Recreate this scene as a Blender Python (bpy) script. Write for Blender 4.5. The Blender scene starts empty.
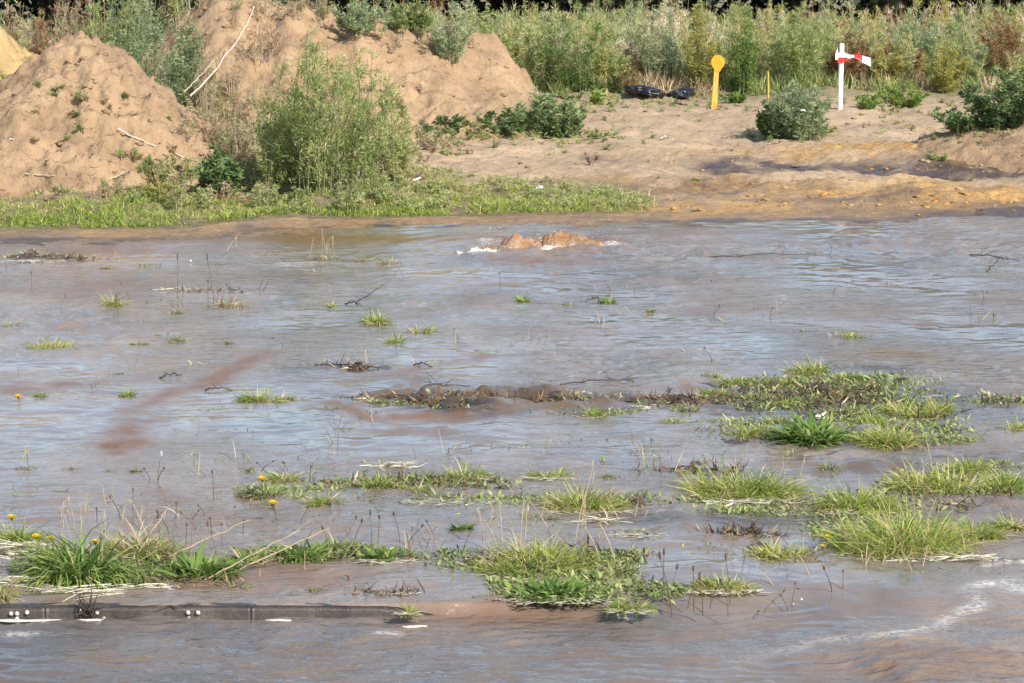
import bpy, math, random
import numpy as np
from mathutils import Vector

# ------------------------------------------------------------------ camera, world, sun
S = bpy.context.scene
C = S.collection
F = 2800.0                      # focal length in pixels of a 1024 wide picture
CH = 3.2                        # camera height above the flooded lawn
PITCH = math.atan(411.5 / F)
cam = bpy.data.objects.new('camera', bpy.data.cameras.new('camera'))
C.objects.link(cam)
cam.location = (0, 0, CH)
cam.rotation_euler = (math.pi / 2 - PITCH, 0, 0)
cam.data.lens = F / 1024 * 36
cam.data.sensor_width = 36
cam.data.clip_start = 0.1
cam.data.clip_end = 3000
S.camera = cam

SUN_EL = math.radians(36)
SUN_AZ = math.radians(146)      # clockwise from +Y: to the right and behind the camera
W = bpy.data.worlds.new('World')
S.world = W
W.use_nodes = True
wn = W.node_tree
sky = wn.nodes.new('ShaderNodeTexSky')
sky.sky_type = 'NISHITA'
sky.sun_disc = False
sky.sun_elevation = SUN_EL
sky.sun_rotation = SUN_AZ
sky.dust_density = 0.8
sky.air_density = 1.0
sky.ozone_density = 1.0
bg = wn.nodes['Background']
wn.links.new(sky.outputs[0], bg.inputs[0])
bg.inputs[1].default_value = 0.15
sun = bpy.data.objects.new('sun', bpy.data.lights.new('sun', 'SUN'))
C.objects.link(sun)
sun.data.energy = 4.8
sun.data.angle = math.radians(0.5)
sun.data.color = (1.0, 0.94, 0.84)
sd = Vector((math.sin(SUN_AZ) * math.cos(SUN_EL), math.cos(SUN_AZ) * math.cos(SUN_EL), math.sin(SUN_EL)))
sun.rotation_euler = sd.to_track_quat('Z', 'Y').to_euler()
S.view_settings.view_transform = 'Standard'
S.view_settings.look = 'None'
S.view_settings.exposure = 0.6
S.view_settings.gamma = 1.0

R = np.random.default_rng(7)
random.seed(7)


# ------------------------------------------------------------------ numeric helpers
_pr = np.random.default_rng(99)
_GA = _pr.random(65536).astype(np.float32) * 2 * math.pi
_GX, _GY = np.cos(_GA), np.sin(_GA)


def perlin(x, y, seed=0):
    x = np.asarray(x, np.float64); y = np.asarray(y, np.float64)
    x0 = np.floor(x); y0 = np.floor(y)
    xi = x0.astype(np.int64); yi = y0.astype(np.int64)
    xf = x - x0; yf = y - y0
    u = xf * xf * xf * (xf * (xf * 6 - 15) + 10)
    v = yf * yf * yf * (yf * (yf * 6 - 15) + 10)
    hx0 = xi * 7919 + seed * 3571; hx1 = hx0 + 7919; hy0 = yi * 15731; hy1 = hy0 + 15731
    r = []
    for hx, hy, dx, dy in ((hx0, hy0, 0, 0), (hx1, hy0, 1, 0), (hx0, hy1, 0, 1), (hx1, hy1, 1, 1)):
        h = hx + hy; h = (h ^ (h >> 7)) * 40503
        h = (h ^ (h >> 11)) & 65535
        r.append(_GX[h] * (xf - dx) + _GY[h] * (yf - dy))
    a = r[0] + u * (r[1] - r[0]); b = r[2] + u * (r[3] - r[2])
    return (a + v * (b - a)) * 1.4


def fbm(x, y, seed=0, octv=4, gain=0.5):
    s = 0; a = 1.0
    for o in range(octv):
        s = s + a * perlin(np.asarray(x) * 2 ** o, np.asarray(y) * 2 ** o, seed + o * 17)
        a *= gain
    return s


def sst(a, b, x):
    t = np.clip((np.asarray(x, float) - a) / (b - a), 0, 1)
    return t * t * (3 - 2 * t)


cp, sp_ = math.cos(PITCH), math.sin(PITCH)


def ray(px, py):
    rx = (px - 512) / F; ry = (341.5 - py) / F
    return rx, cp + ry * sp_, -sp_ + ry * cp


def P(px, py, z=0.0):
    """the place on the level z that is seen at this pixel of the photograph"""
    dx, dy, dz = ray(px, py)
    t = (z - CH) / dz
    return dx * t, dy * t


def at(px, py, d):
    """the point at distance d (along the ground) seen at this pixel"""
    dx, dy, dz = ray(px, py)
    t = d / dy
    return dx * t, d, CH + dz * t


def scale_at(d):
    return F / d


# ------------------------------------------------------------------ terrain heights
shore_px = [(-900, 250), (-300, 242), (0, 239), (180, 236), (270, 229), (420, 224), (560, 222), (700, 220), (860, 217), (1024, 211), (1400, 204), (2000, 200)]
_sh = [P(a, b) for a, b in shore_px]
SHX = np.array([-400] + [p[0] for p in _sh] + [400]); SHY = np.array([_sh[0][1]] + [p[1] for p in _sh] + [_sh[-1][1]])
KY = P(220, 618, -0.056)[1]          # front face of the kerb
KX1 = P(456, 612)[0]                 # right end of the kerb
ZR = -0.056                          # water level on the road

islands = [  # px, py, rx, ry (pixels), height (m)
    (815, 392, 135, 22, 0.045), (460, 404, 44, 8, 0.10), (590, 402, 60, 6, 0.055), (400, 398, 40, 3, .04), (650, 400, 60, 5, .04), (540, 408, 30, 3, .03), (880, 380, 50, 8, 0.05), (905, 430, 80, 18, 0.04),
    (120, 566, 130, 14, 0.05), (380, 556, 60, 7, 0.02), (560, 570, 85, 22, 0.04), (745, 497, 60, 6, 0.02),
    (950, 485, 75, 14, 0.02), (900, 528, 90, 16, 0.02), (700, 462, 20, 4, 0.02), (420, 482, 110, 9, 0.02), (590, 496, 45, 10, 0.02),
    (0, 565, 40, 18, 0.05), (780, 545, 60, 7, 0.015), (45, 258, 60, 4, 0.03), (230, 290, 60, 3, 0.02), (355, 367, 35, 3, 0.025), (1000, 396, 60, 6, 0.02),
    (145, 468, 60, 8, -0.02), (265, 398, 30, 3, 0.02), (740, 440, 80, 10, 0.012), (385, 258, 40, 3, 0.02)]
ISL = []
for a, b, rx, ry, h in islands + [(330, 398, 30, 2, .03), (365, 402, 25, 3, .05), (425, 394, 25, 3, .05), (500, 408, 30, 3, .05), (555, 396, 25, 3, .05), (625, 408, 30, 3, .05), (690, 402, 40, 4, .05), (720, 410, 50, 4, .04), (340, 368, 30, 2, .04), (760, 408, 60, 6, .05), (880, 402, 60, 7, .05), (930, 392, 40, 4, .05)]:
    X, Y = P(a, b); X2, _ = P(a + rx, b); Ya = P(a, b - ry)[1]; Yb = P(a, b + ry)[1]
    ISL.append((X, Y, abs(X2 - X), max(abs(Ya - Yb) / 2, 0.05), h))


def Hg(x, y):
    x = np.asarray(x, float); y = np.asarray(y, float)
    t = y - np.interp(x, SHX, SHY) + 0.35 * fbm(x * 0.55, y * 0.0 + 3.1, 5, 3)
    bank = 0.015 * sst(-0.3, 0.05, t) + 0.07 * sst(0.5, 1.3, t)
    rise = 0.30 * sst(1.2, 22, t)
    bed = -0.075 + 0.075 * sst(-3.0, -0.1, t)
    z = bed + bank + rise
    land = sst(0.3, 2.5, t)
    near = sst(90, 45, y)
    z = z + land * near * (0.11 * fbm(x * 0.45, y * 0.45, 11, 3) + 0.05 * fbm(x * 1.5, y * 1.2, 12, 4, 0.6) + 0.014 * fbm(x * 7, y * 7, 31, 3))
    z = z + (1 - land) * 0.012 * fbm(x * 2.2, y * 2.2, 13, 4)
    if np.min(t) < 0.5:
        ni = np.clip(.8 + 0.8 * fbm(x * 4.2, y * 2.6, 14, 4, .68), 0, 1.6)
        w = 0 * x
        for X, Y, a, b, h in ISL:
            w = np.maximum(w, np.exp(-(((x - X) / a) ** 2 + ((y - Y) / b) ** 2)) * (0.055 + h * .75))
        z = z + w * ni * (t < 0.5)
    # long low tongues of rusty mud at the right shore
    for (a, b, rx, ry, h) in ((900, 166, 150, 5, .12), (800, 192, 190, 5, .09), (960, 205, 120, 6, .16), (1060, 150, 60, 10, .1), (560, 207, 90, 6, .02)):
        X, Y = P(a, b); aa = rx * Y / F; bb = max(abs(P(a, b - ry)[1] - Y), .2)
        z = z + h * np.exp(-(((x - X) / aa) ** 2 + ((y - Y) / bb) ** 2)) * (0.7 + .7 * fbm(x * 1.4, y * 2.2, 15, 4, .5))
    road = sst(KY + 0.10, KY - 0.05, y)
    z = z * (1 - road) + (-0.17) * road
    z = z + sst(90, 300, y) * (1.5 * fbm(x * 0.01, y * 0.01, 40, 2))
    return z


def heap_cone(cx, cy, h, rl, rr, rf, rb, pw=1.0, seed=0, rough=1.0):
    def fn(x, y):
        x = np.asarray(x, float); y = np.asarray(y, float)
        k1 = sst(-0.6, 0.6, x - cx); k2 = sst(-0.6, 0.6, y - cy)
        ax = rl + (rr - rl) * k1; ay = rf + (rb - rf) * k2
        w = 0.22 * fbm(x * 0.5, y * 0.5, seed + 3, 3)
        rho = np.sqrt(((x - cx) / ax) ** 2 + ((y - cy) / ay) ** 2 + 0.012) * (1 + w * 0.6)
        z = h * (1.11 - rho ** pw * 1.11)
        gully = -np.abs(perlin(x * 1.3 + 0.4 * y, y * 0.35, seed + 7)) * 0.18
        z = z + rough * (gully * sst(0.0, 0.5, z) + 0.13 * fbm(x * 1.6, y * 1.5, seed + 4, 5, 0.66) + 0.06 * fbm(x * 6 + y * 2, y * 4, seed + 9, 3, 0.7) * (.6 + .8 * sst(-.3, .5, perlin(x * .9, y * .9, seed + 20))))
        return np.maximum(z, -0.25)
    return fn


A = at(88, 30, 36.0)
heapA = heap_cone(A[0], A[1], A[2] - 0.08, 2.6, 2.15, 3.55, 3.2, 1.0, 50)
crest_px = [(-500, 120), (-150, 100), (60, 80), (150, 60), (188, 22), (215, 2), (245, -10), (280, 8), (300, 2), (330, 16), (350, 30), (375, 22), (400, 30), (425, 38), (445, 32), (470, 44), (495, 52), (515, 70), (530, 92), (540, 118), (560, 160)]
CRX = np.array([at(a, b, 44.5)[0] for a, b in crest_px]); CRZ = np.array([at(a, b, 44.5)[2] for a, b in crest_px])


def heapB(x, y):
    x = np.asarray(x, float); y = np.asarray(y, float)
    yc = 44.5 + 0.5 * np.sin(x * 0.7)
    z0 = np.maximum(np.interp(x + 0.12 * fbm(x * 1.1, y * 0.9, 71, 2), CRX, CRZ) - 0.2, .02)
    w = np.where(y < yc, 3.7, 3.4) * (1 + 0.15 * fbm(x * 0.6, y * 0.2, 72, 2))
    q = np.sqrt(((y - yc) / w) ** 2 + 0.006)
    z = z0 * (1.08 - q ** 1.15 * 1.12)
    z = z + (-np.abs(perlin(x * 1.1, y * 0.3, 77)) * 0.16 * sst(0, .5, z) + 0.17 * fbm(x * 1.0, y * 1.0, 74, 5, 0.6) * sst(-.2, .3, z) + 0.065 * fbm(x * 4, y * 4, 79, 4, .7))
    z = z - 2 * sst(CRX[-1] - .3, CRX[-1] + .6, x)
    return np.maximum(z, -0.25)


_c = at(20, 38, 41.5)
heapC = heap_cone(_c[0] - 0.3, 41.5, _c[2] - 0.05, 2.2, 1.5, 1.9, 1.6, 1.2, 90, 1.0)
_d = at(1080, 108, 38.5)
heapD = heap_cone(_d[0], 38.5, _d[2] - 0.1, 2.2, 3.5, 2.9, 2.5, 1.3, 110, 0.5)
HEAPS = [heapA, heapB, heapC, heapD]


def Hall(x, y):
    g = Hg(x, y)
    z = g
    for f in HEAPS:
        z = np.maximum(z, g + f(x, y))
    return z


def G(px, py):
    """first hit of this pixel's ray on the ground or a heap"""
    dx, dy, dz = ray(px, py)
    t = 95.
    lo, hi, st = 11., 95., .6
    for st in (.5, .04):
        ts = np.arange(lo, hi, st)
        k = np.nonzero(CH + dz * ts <= Hall(dx * ts, dy * ts))[0]
        t = ts[k[0]] if len(k) else hi
        lo, hi = t - .55, t + .05
    return dx * t, dy * t, float(Hall(dx * t, dy * t))


# ------------------------------------------------------------------ materials
def mat(name):
    m = bpy.data.materials.new(name); m.use_nodes = True
    nt = m.node_tree
    return m, nt, nt.nodes['Principled BSDF']


def node(nt, typ, **kw):
    n = nt.nodes.new(typ)
    for k, v in kw.items():
        if k.startswith('i_'):
            key = k[2:].replace('_', ' ')
            n.inputs[key].default_value = v
        else:
            setattr(n, k, v)
    return n


def ramp(nt, stops, fac=None):
    n = nt.nodes.new('ShaderNodeValToRGB')
    e = n.color_ramp.elements
    while len(e) < len(stops): e.new(0.5)
    for el, (p, c) in zip(e, stops):
        el.position = p; el.color = (*c, 1)
    if fac is not None: nt.links.new(fac, n.inputs[0])
    return n


def noise(nt, scale, detail=4, rough=0.5, vec=None, dist=0.0):
    n = nt.nodes.new('ShaderNodeTexNoise')
    n.inputs['Scale'].default_value = scale; n.inputs['Detail'].default_value = detail
    n.inputs['Roughness'].default_value = rough; n.inputs['Distortion'].default_value = dist
    if vec is not None: nt.links.new(vec, n.inputs['Vector'])
    return n


def mixc(nt, fac, a, b, blend='MIX'):
    n = nt.nodes.new('ShaderNodeMix'); n.data_type = 'RGBA'; n.blend_type = blend
    for sock, v in ((n.inputs[0], fac), (n.inputs[6], a), (n.inputs[7], b)):
        if hasattr(v, 'is_linked'): nt.links.new(v, sock)
        elif isinstance(v, (int, float)): sock.default_value = v
        else: sock.default_value = (*v, 1)
    return n.outputs[2]


def math_(nt, op, a, b=0.0, clamp=False):
    n = nt.nodes.new('ShaderNodeMath'); n.operation = op; n.use_clamp = clamp
    for i, v in enumerate((a, b)):
        if hasattr(v, 'is_linked'): nt.links.new(v, n.inputs[i])
        else: n.inputs[i].default_value = v
    return n.outputs[0]


def attr(nt, name):
    n = nt.nodes.new('ShaderNodeAttribute'); n.attribute_name = name
    return n


def world_vec(nt, sx=1, sy=1, sz=1):
    g = nt.nodes.new('ShaderNodeNewGeometry')
    m = nt.nodes.new('ShaderNodeMapping'); m.inputs['Scale'].default_value = (sx, sy, sz)
    nt.links.new(g.outputs['Position'], m.inputs['Vector'])
    return m.outputs[0]


def leaf_mat(name, stops, trans=0.42, rough=0.55):
    m, nt, b = mat(name)
    t = attr(nt, 'tint')
    g = nt.nodes.new('ShaderNodeNewGeometry')
    nz = noise(nt, 3.0, 2, 0.5, g.outputs['Position'])
    f = math_(nt, 'ADD', t.outputs['Fac'], math_(nt, 'MULTIPLY', math_(nt, 'SUBTRACT', nz.outputs['Fac'], 0.5), 0.3))
    r = ramp(nt, stops, f)
    nt.links.new(r.outputs[0], b.inputs['Base Color'])
    b.inputs['Roughness'].default_value = rough
    b.inputs['Specular IOR Level'].default_value = 0.3
    tr = nt.nodes.new('ShaderNodeBsdfTranslucent')
    nt.links.new(r.outputs[0], tr.inputs[0])
    mx = nt.nodes.new('ShaderNodeMixShader'); mx.inputs[0].default_value = trans
    nt.links.new(b.outputs[0], mx.inputs[1]); nt.links.new(tr.outputs[0], mx.inputs[2])
    nt.links.new(mx.outputs[0], nt.nodes['Material Output'].inputs[0])
    return m


MAT = {}
MAT['grass'] = leaf_mat('grass blades', [(0.0, (.07, .12, .02)), (.35, (.15, .235, .03)), (.65, (.31, .40, .06)), (.85, (.48, .46, .15)), (1, (.6, .5, .26))])
MAT['coarse'] = leaf_mat('coarse leaves', [(0.0, (.045, .085, .02)), (.4, (.12, .21, .045)), (.7, (.24, .34, .07)), (1, (.45, .42, .16))])
MAT['weed'] = leaf_mat('weed leaves', [(0.0, (.06, .09, .025)), (.35, (.20, .26, .08)), (.65, (.36, .42, .15)), (.85, (.5, .5, .21)), (1, (.52, .45, .24))])
MAT['grey'] = leaf_mat('grey green leaves', [(0.0, (.07, .11, .05)), (.4, (.23, .30, .15)), (.7, (.38, .46, .25)), (1, (.48, .48, .29))])
MAT['dark'] = leaf_mat('dark green leaves', [(0.0, (.025, .05, .02)), (.5, (.10, .16, .06)), (.8, (.22, .31, .11)), (1, (.28, .34, .13))], 0.25)
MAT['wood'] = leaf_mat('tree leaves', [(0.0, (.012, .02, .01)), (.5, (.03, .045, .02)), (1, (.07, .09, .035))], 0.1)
MAT['straw'] = leaf_mat('dry straw', [(0.0, (.14, .09, .05)), (.4, (.32, .23, .13)), (.75, (.48, .38, .23)), (1, (.62, .54, .38))], 0.2)
MAT['rust'] = leaf_mat('red brown dry leaves', [(0.0, (.08, .03, .015)), (.5, (.2, .09, .04)), (1, (.34, .2, .09))], 0.2)
MAT['yellow'] = leaf_mat('yellow green leaves', [(0.0, (.1, .11, .02)), (.5, (.38, .36, .09)), (1, (.56, .48, .17))])
MAT['petal'] = leaf_mat('yellow petals', [(0.0, (.75, .5, .01)), (1, (.9, .72, .03))], 0.3)
MAT['cream'] = leaf_mat('bleached floating straw', [(0.0, (.3, .25, .17)), (.5, (.6, .54, .4)), (1, (.82, .78, .68))], 0.1, .7)
MAT['brownstalk'] = leaf_mat('brown stalks', [(0.0, (.04, .025, .018)), (.5, (.12, .08, .05)), (1, (.3, .22, .14))], 0.0, .8)


def plain(name, col, rough=0.7, var=0.25, scale=20, bump=0.0, spec=0.4):
    m, nt, b = mat(name)
    g = nt.nodes.new('ShaderNodeTexCoord')
    nz = noise(nt, scale, 5, 0.6, g.outputs['Object'])
    c = ramp(nt, [(0.3, tuple(v * (1 - var) for v in col)), (0.7, tuple(min(1, v * (1 + var)) for v in col))], nz.outputs['Fac'])
    nt.links.new(c.outputs[0], b.inputs['Base Color'])
    b.inputs['Roughness'].default_value = rough
    b.inputs['Specular IOR Level'].default_value = spec
    if bump:
        bp = node(nt, 'ShaderNodeBump'); bp.inputs['Strength'].default_value = bump; bp.inputs['Distance'].default_value = 0.01
        nt.links.new(nz.outputs['Fac'], bp.inputs['Height']); nt.links.new(bp.outputs[0], b.inputs['Normal'])
    return m


MAT['stem'] = plain('weed stem', (.13, .13, .06), .8)
MAT['drystem'] = plain('dry stem', (.34, .27, .18), .8)
MAT['bark'] = plain('bark', (.08, .06, .045), .9, .3, 8, .5)
MAT['stick'] = plain('bleached stick', (.44, .37, .30), .8, .2, 15, .3)
MAT['twig'] = plain('wet dark twig', (.045, .03, .022), .5, .3)
MAT['orange'] = plain('weathered orange yellow paint', (.74, .26, .01), .55, .25, 7)
MAT['orange_pale'] = plain('scuffed pale orange paint', (.74, .33, .06), .6, .2, 14)
MAT['white'] = plain('white paint', (.80, .78, .74), .5, .06, 10)
MAT['tapewhite'] = plain('white plastic tape', (.82, .82, .82), .35, .05, 10)
MAT['tapered'] = plain('red plastic tape', (.72, .03, .02), .35, .1, 10)
MAT['blackbag'] = plain('black plastic film', (.012, .013, .018), .28, .3, 6, .6, .6)
MAT['litter'] = plain('white litter', (.6, .58, .54), .5, .15, 10)
MAT['foam'] = plain('foam', (.50, .44, .37), .5, .25, 25, .6)
MAT['kerb'] = None


def sand_material(name, base_a, base_b, use_attr):
    m, nt, b = mat(name)
    v = world_vec(nt)
    n1 = noise(nt, 1.1, 8, 0.68, v, .4)
    n2 = noise(nt, 9, 6, 0.7, v)
    n3 = noise(nt, 60, 4, 0.7, v)
    c = ramp(nt, [(.28, tuple(v * (.85 if use_attr else .62) for v in base_b)), (.42, base_b), (.58, base_a)], n1.outputs['Fac']).outputs[0]
    dk = ramp(nt, [(.30, (.50, .44, .38)), (.44, (1, 1, 1)), (.66, (1, 1, 1)), (.8, (1.12, 1.1, 1.08))], n2.outputs['Fac']).outputs[0]
    c = mixc(nt, 0.75, c, dk, 'MULTIPLY')
    gr = ramp(nt, [(.3, (.8, .8, .8)), (.7, (1.1, 1.1, 1.1))], n3.outputs['Fac']).outputs[0]
    c = mixc(nt, 0.8, c, gr, 'MULTIPLY')
    rough = 0.95
    if use_attr:
        rust = attr(nt, 'rust').outputs['Fac']; wet = attr(nt, 'wet').outputs['Fac']; green = attr(nt, 'green').outputs['Fac']
        n4 = noise(nt, 2.6, 6, 0.72, world_vec(nt, 1, .7, 1))
        rf = math_(nt, 'MULTIPLY', rust, ramp(nt, [(.36, (0, 0, 0)), (.5, (1, 1, 1))], n4.outputs['Fac']).outputs[0], True)
        rc = ramp(nt, [(.3, (.22, .11, .04)), (.5, (.40, .23, .08)), (.7, (.52, .34, .13))], n2.outputs['Fac']).outputs[0]
        n5 = noise(nt, 1.5, 6, 0.7, world_vec(nt, 1, .8, 1))
        wf = math_(nt, 'MULTIPLY', wet, ramp(nt, [(.32, (.25, .25, .25)), (.55, (1, 1, 1))], n5.outputs['Fac']).outputs[0], True)
        c = mixc(nt, wf, c, (.085, .056, .043))
        c = mixc(nt, rf, c, rc)
        c = mixc(nt, math_(nt, 'MULTIPLY', green, .8), c, ramp(nt, [(.4, (.10, .09, .04)), (.6, (.2, .17, .08))], n2.outputs['Fac']).outputs[0])
        rr = math_(nt, 'SUBTRACT', 0.95, math_(nt, 'MULTIPLY', wf, .62))
        nt.links.new(rr, b.inputs['Roughness'])
    b.inputs['Roughness'].default_value = rough
    b.inputs['Specular IOR Level'].default_value = 0.3
    nt.links.new(c, b.inputs['Base Color'])
    bp = node(nt, 'ShaderNodeBump'); bp.inputs['Strength'].default_value = 0.9; bp.inputs['Distance'].default_value = 0.06
    h = math_(nt, 'ADD', n2.outputs['Fac'], math_(nt, 'MULTIPLY', n3.outputs['Fac'], .3))
    nt.links.new(h, bp.inputs['Height']); nt.links.new(bp.outputs[0], b.inputs['Normal'])
    return m


MAT['ground'] = sand_material('sandy ground', (.46, .335, .215), (.39, .28, .175), True)
MAT['sand'] = sand_material('heaped sand', (.405, .275, .163), (.30, .20, .118), False)
MAT['sandyellow'] = sand_material('yellow sand', (.50, .36, .17), (.42, .29, .13), False)


def kerb_material():
    m, nt, b = mat('wet concrete kerb')
    v = world_vec(nt)
    n1 = noise(nt, 7, 6, .7, v); n2 = noise(nt, 90, 3, .7, v)
    c = ramp(nt, [(.3, (.02, .015, .012)), (.6, (.055, .043, .034)), (.8, (.11, .09, .075))], n1.outputs['Fac']).outputs[0]
    c = mixc(nt, .7, c, ramp(nt, [(.35, (.6, .6, .6)), (.65, (1.3, 1.3, 1.3))], n2.outputs['Fac']).outputs[0], 'MULTIPLY')
    nt.links.new(c, b.inputs['Base Color']); b.inputs['Roughness'].default_value = .45
    bp = node(nt, 'ShaderNodeBump'); bp.inputs['Strength'].default_value = .5; bp.inputs['Distance'].default_value = .004
    nt.links.new(n2.outputs['Fac'], bp.inputs['Height']); nt.links.new(bp.outputs[0], b.inputs['Normal'])
    return m


MAT['kerb'] = kerb_material()


def water_material(name='muddy water', mudc=(.175, .095, .055)):
    m, nt, b = mat(name)
    mud = attr(nt, 'mud').outputs['Fac']; foam = attr(nt, 'foam').outputs['Fac']; rip = attr(nt, 'rip').outputs['Fac']; olive = attr(nt, 'olive').outputs['Fac']; clear = attr(nt, 'clear').outputs['Fac']; dark = attr(nt, 'dark').outputs['Fac']
    v = world_vec(nt, 1, .45, 1)
    n1 = noise(nt, 1.6, 5, .62, v, .6)
    n2 = noise(nt, 6, 4, .6, v, .4)
    c = ramp(nt, [(.3, (.15, .12, .096)), (.7, (.25, .195, .155))], n1.outputs['Fac']).outputs[0]
    c = mixc(nt, clear, c, (.055, .05, .048))
    nd = noise(nt, 5, 5, .7, world_vec(nt, .6, 1, 1))
    df = math_(nt, 'MULTIPLY', dark, ramp(nt, [(.30, (0, 0, 0)), (.46, (1, 1, 1))], nd.outputs['Fac']).outputs[0], True)
    c = mixc(nt, df, c, (.045, .032, .024))
    mf = math_(nt, 'ADD', mud, math_(nt, 'MULTIPLY', math_(nt, 'SUBTRACT', n2.outputs['Fac'], .5), .8))
    mf = math_(nt, 'MULTIPLY', mf, math_(nt, 'GREATER_THAN', mud, .001), True)
    c = mixc(nt, mf, c, mudc)
    c = mixc(nt, olive, c, (.17, .105, .05))
    nf = noise(nt, 55, 4, .7, world_vec(nt, .6, 1, 1))
    ff = math_(nt, 'MULTIPLY', foam, ramp(nt, [(.40, (0, 0, 0)), (.58, (1, 1, 1))], nf.outputs['Fac']).outputs[0], True)
    c = mixc(nt, ff, c, (.8, .76, .7))
    nt.links.new(c, b.inputs['Base Color'])
    rr = math_(nt, 'ADD', math_(nt, 'ADD', .07, math_(nt, 'MULTIPLY', ff, .5)), math_(nt, 'MULTIPLY', mf, .35))
    sl = math_(nt, 'MULTIPLY', math_(nt, 'SUBTRACT', 1.0, math_(nt, 'MULTIPLY', mf, .97)), math_(nt, 'SUBTRACT', 1.0, math_(nt, 'MULTIPLY', olive, .92)))
    sl = math_(nt, 'MULTIPLY', sl, math_(nt, 'SUBTRACT', 1.0, math_(nt, 'MULTIPLY', df, .8)))
    nt.links.new(math_(nt, 'MULTIPLY', sl, .52), b.inputs['Specular IOR Level'])
    nt.links.new(rr, b.inputs['Roughness'])
    b.inputs['IOR'].default_value = 1.33
    w1 = noise(nt, 9, 3, .55, world_vec(nt, .55, 1, 1), .3)
    w2 = noise(nt, 34, 3, .6, world_vec(nt, .6, 1, 1), .2)
    h = math_(nt, 'ADD', math_(nt, 'MULTIPLY', w1.outputs['Fac'], .034), math_(nt, 'MULTIPLY', w2.outputs['Fac'], .0085))
    bp = node(nt, 'ShaderNodeBump'); bp.inputs['Distance'].default_value = 1.0
    nt.links.new(rip, bp.inputs['Strength'])
    nt.links.new(h, bp.inputs['Height']); nt.links.new(bp.outputs[0], b.inputs['Normal'])
    return m


MAT['water'] = water_material()
MAT['spring'] = water_material('churned brown water', (.24, .115, .04))


# ------------------------------------------------------------------ mesh helpers
def meta(o, label=None, cat=None, group=None, kind=None):
    if label: o['label'] = label
    if cat: o['category'] = cat
    if group: o['group'] = group
    if kind: o['kind'] = kind
    return o


def empty(name, loc, label, cat, group=None, rz=0):
    o = bpy.data.objects.new(name, None)
    o.empty_display_size = 0.1
    C.objects.link(o); o.location = loc; o.rotation_euler = (0, 0, rz)
    return meta(o, label, cat, group)


def link_mesh(name, me, m, parent=None, loc=(0, 0, 0)):
    if m is not None and not me.materials: me.materials.append(m)
    o = bpy.data.objects.new(name, me); C.objects.link(o)
    o.location = loc
    if parent is not None: o.parent = parent
    return o


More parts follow.
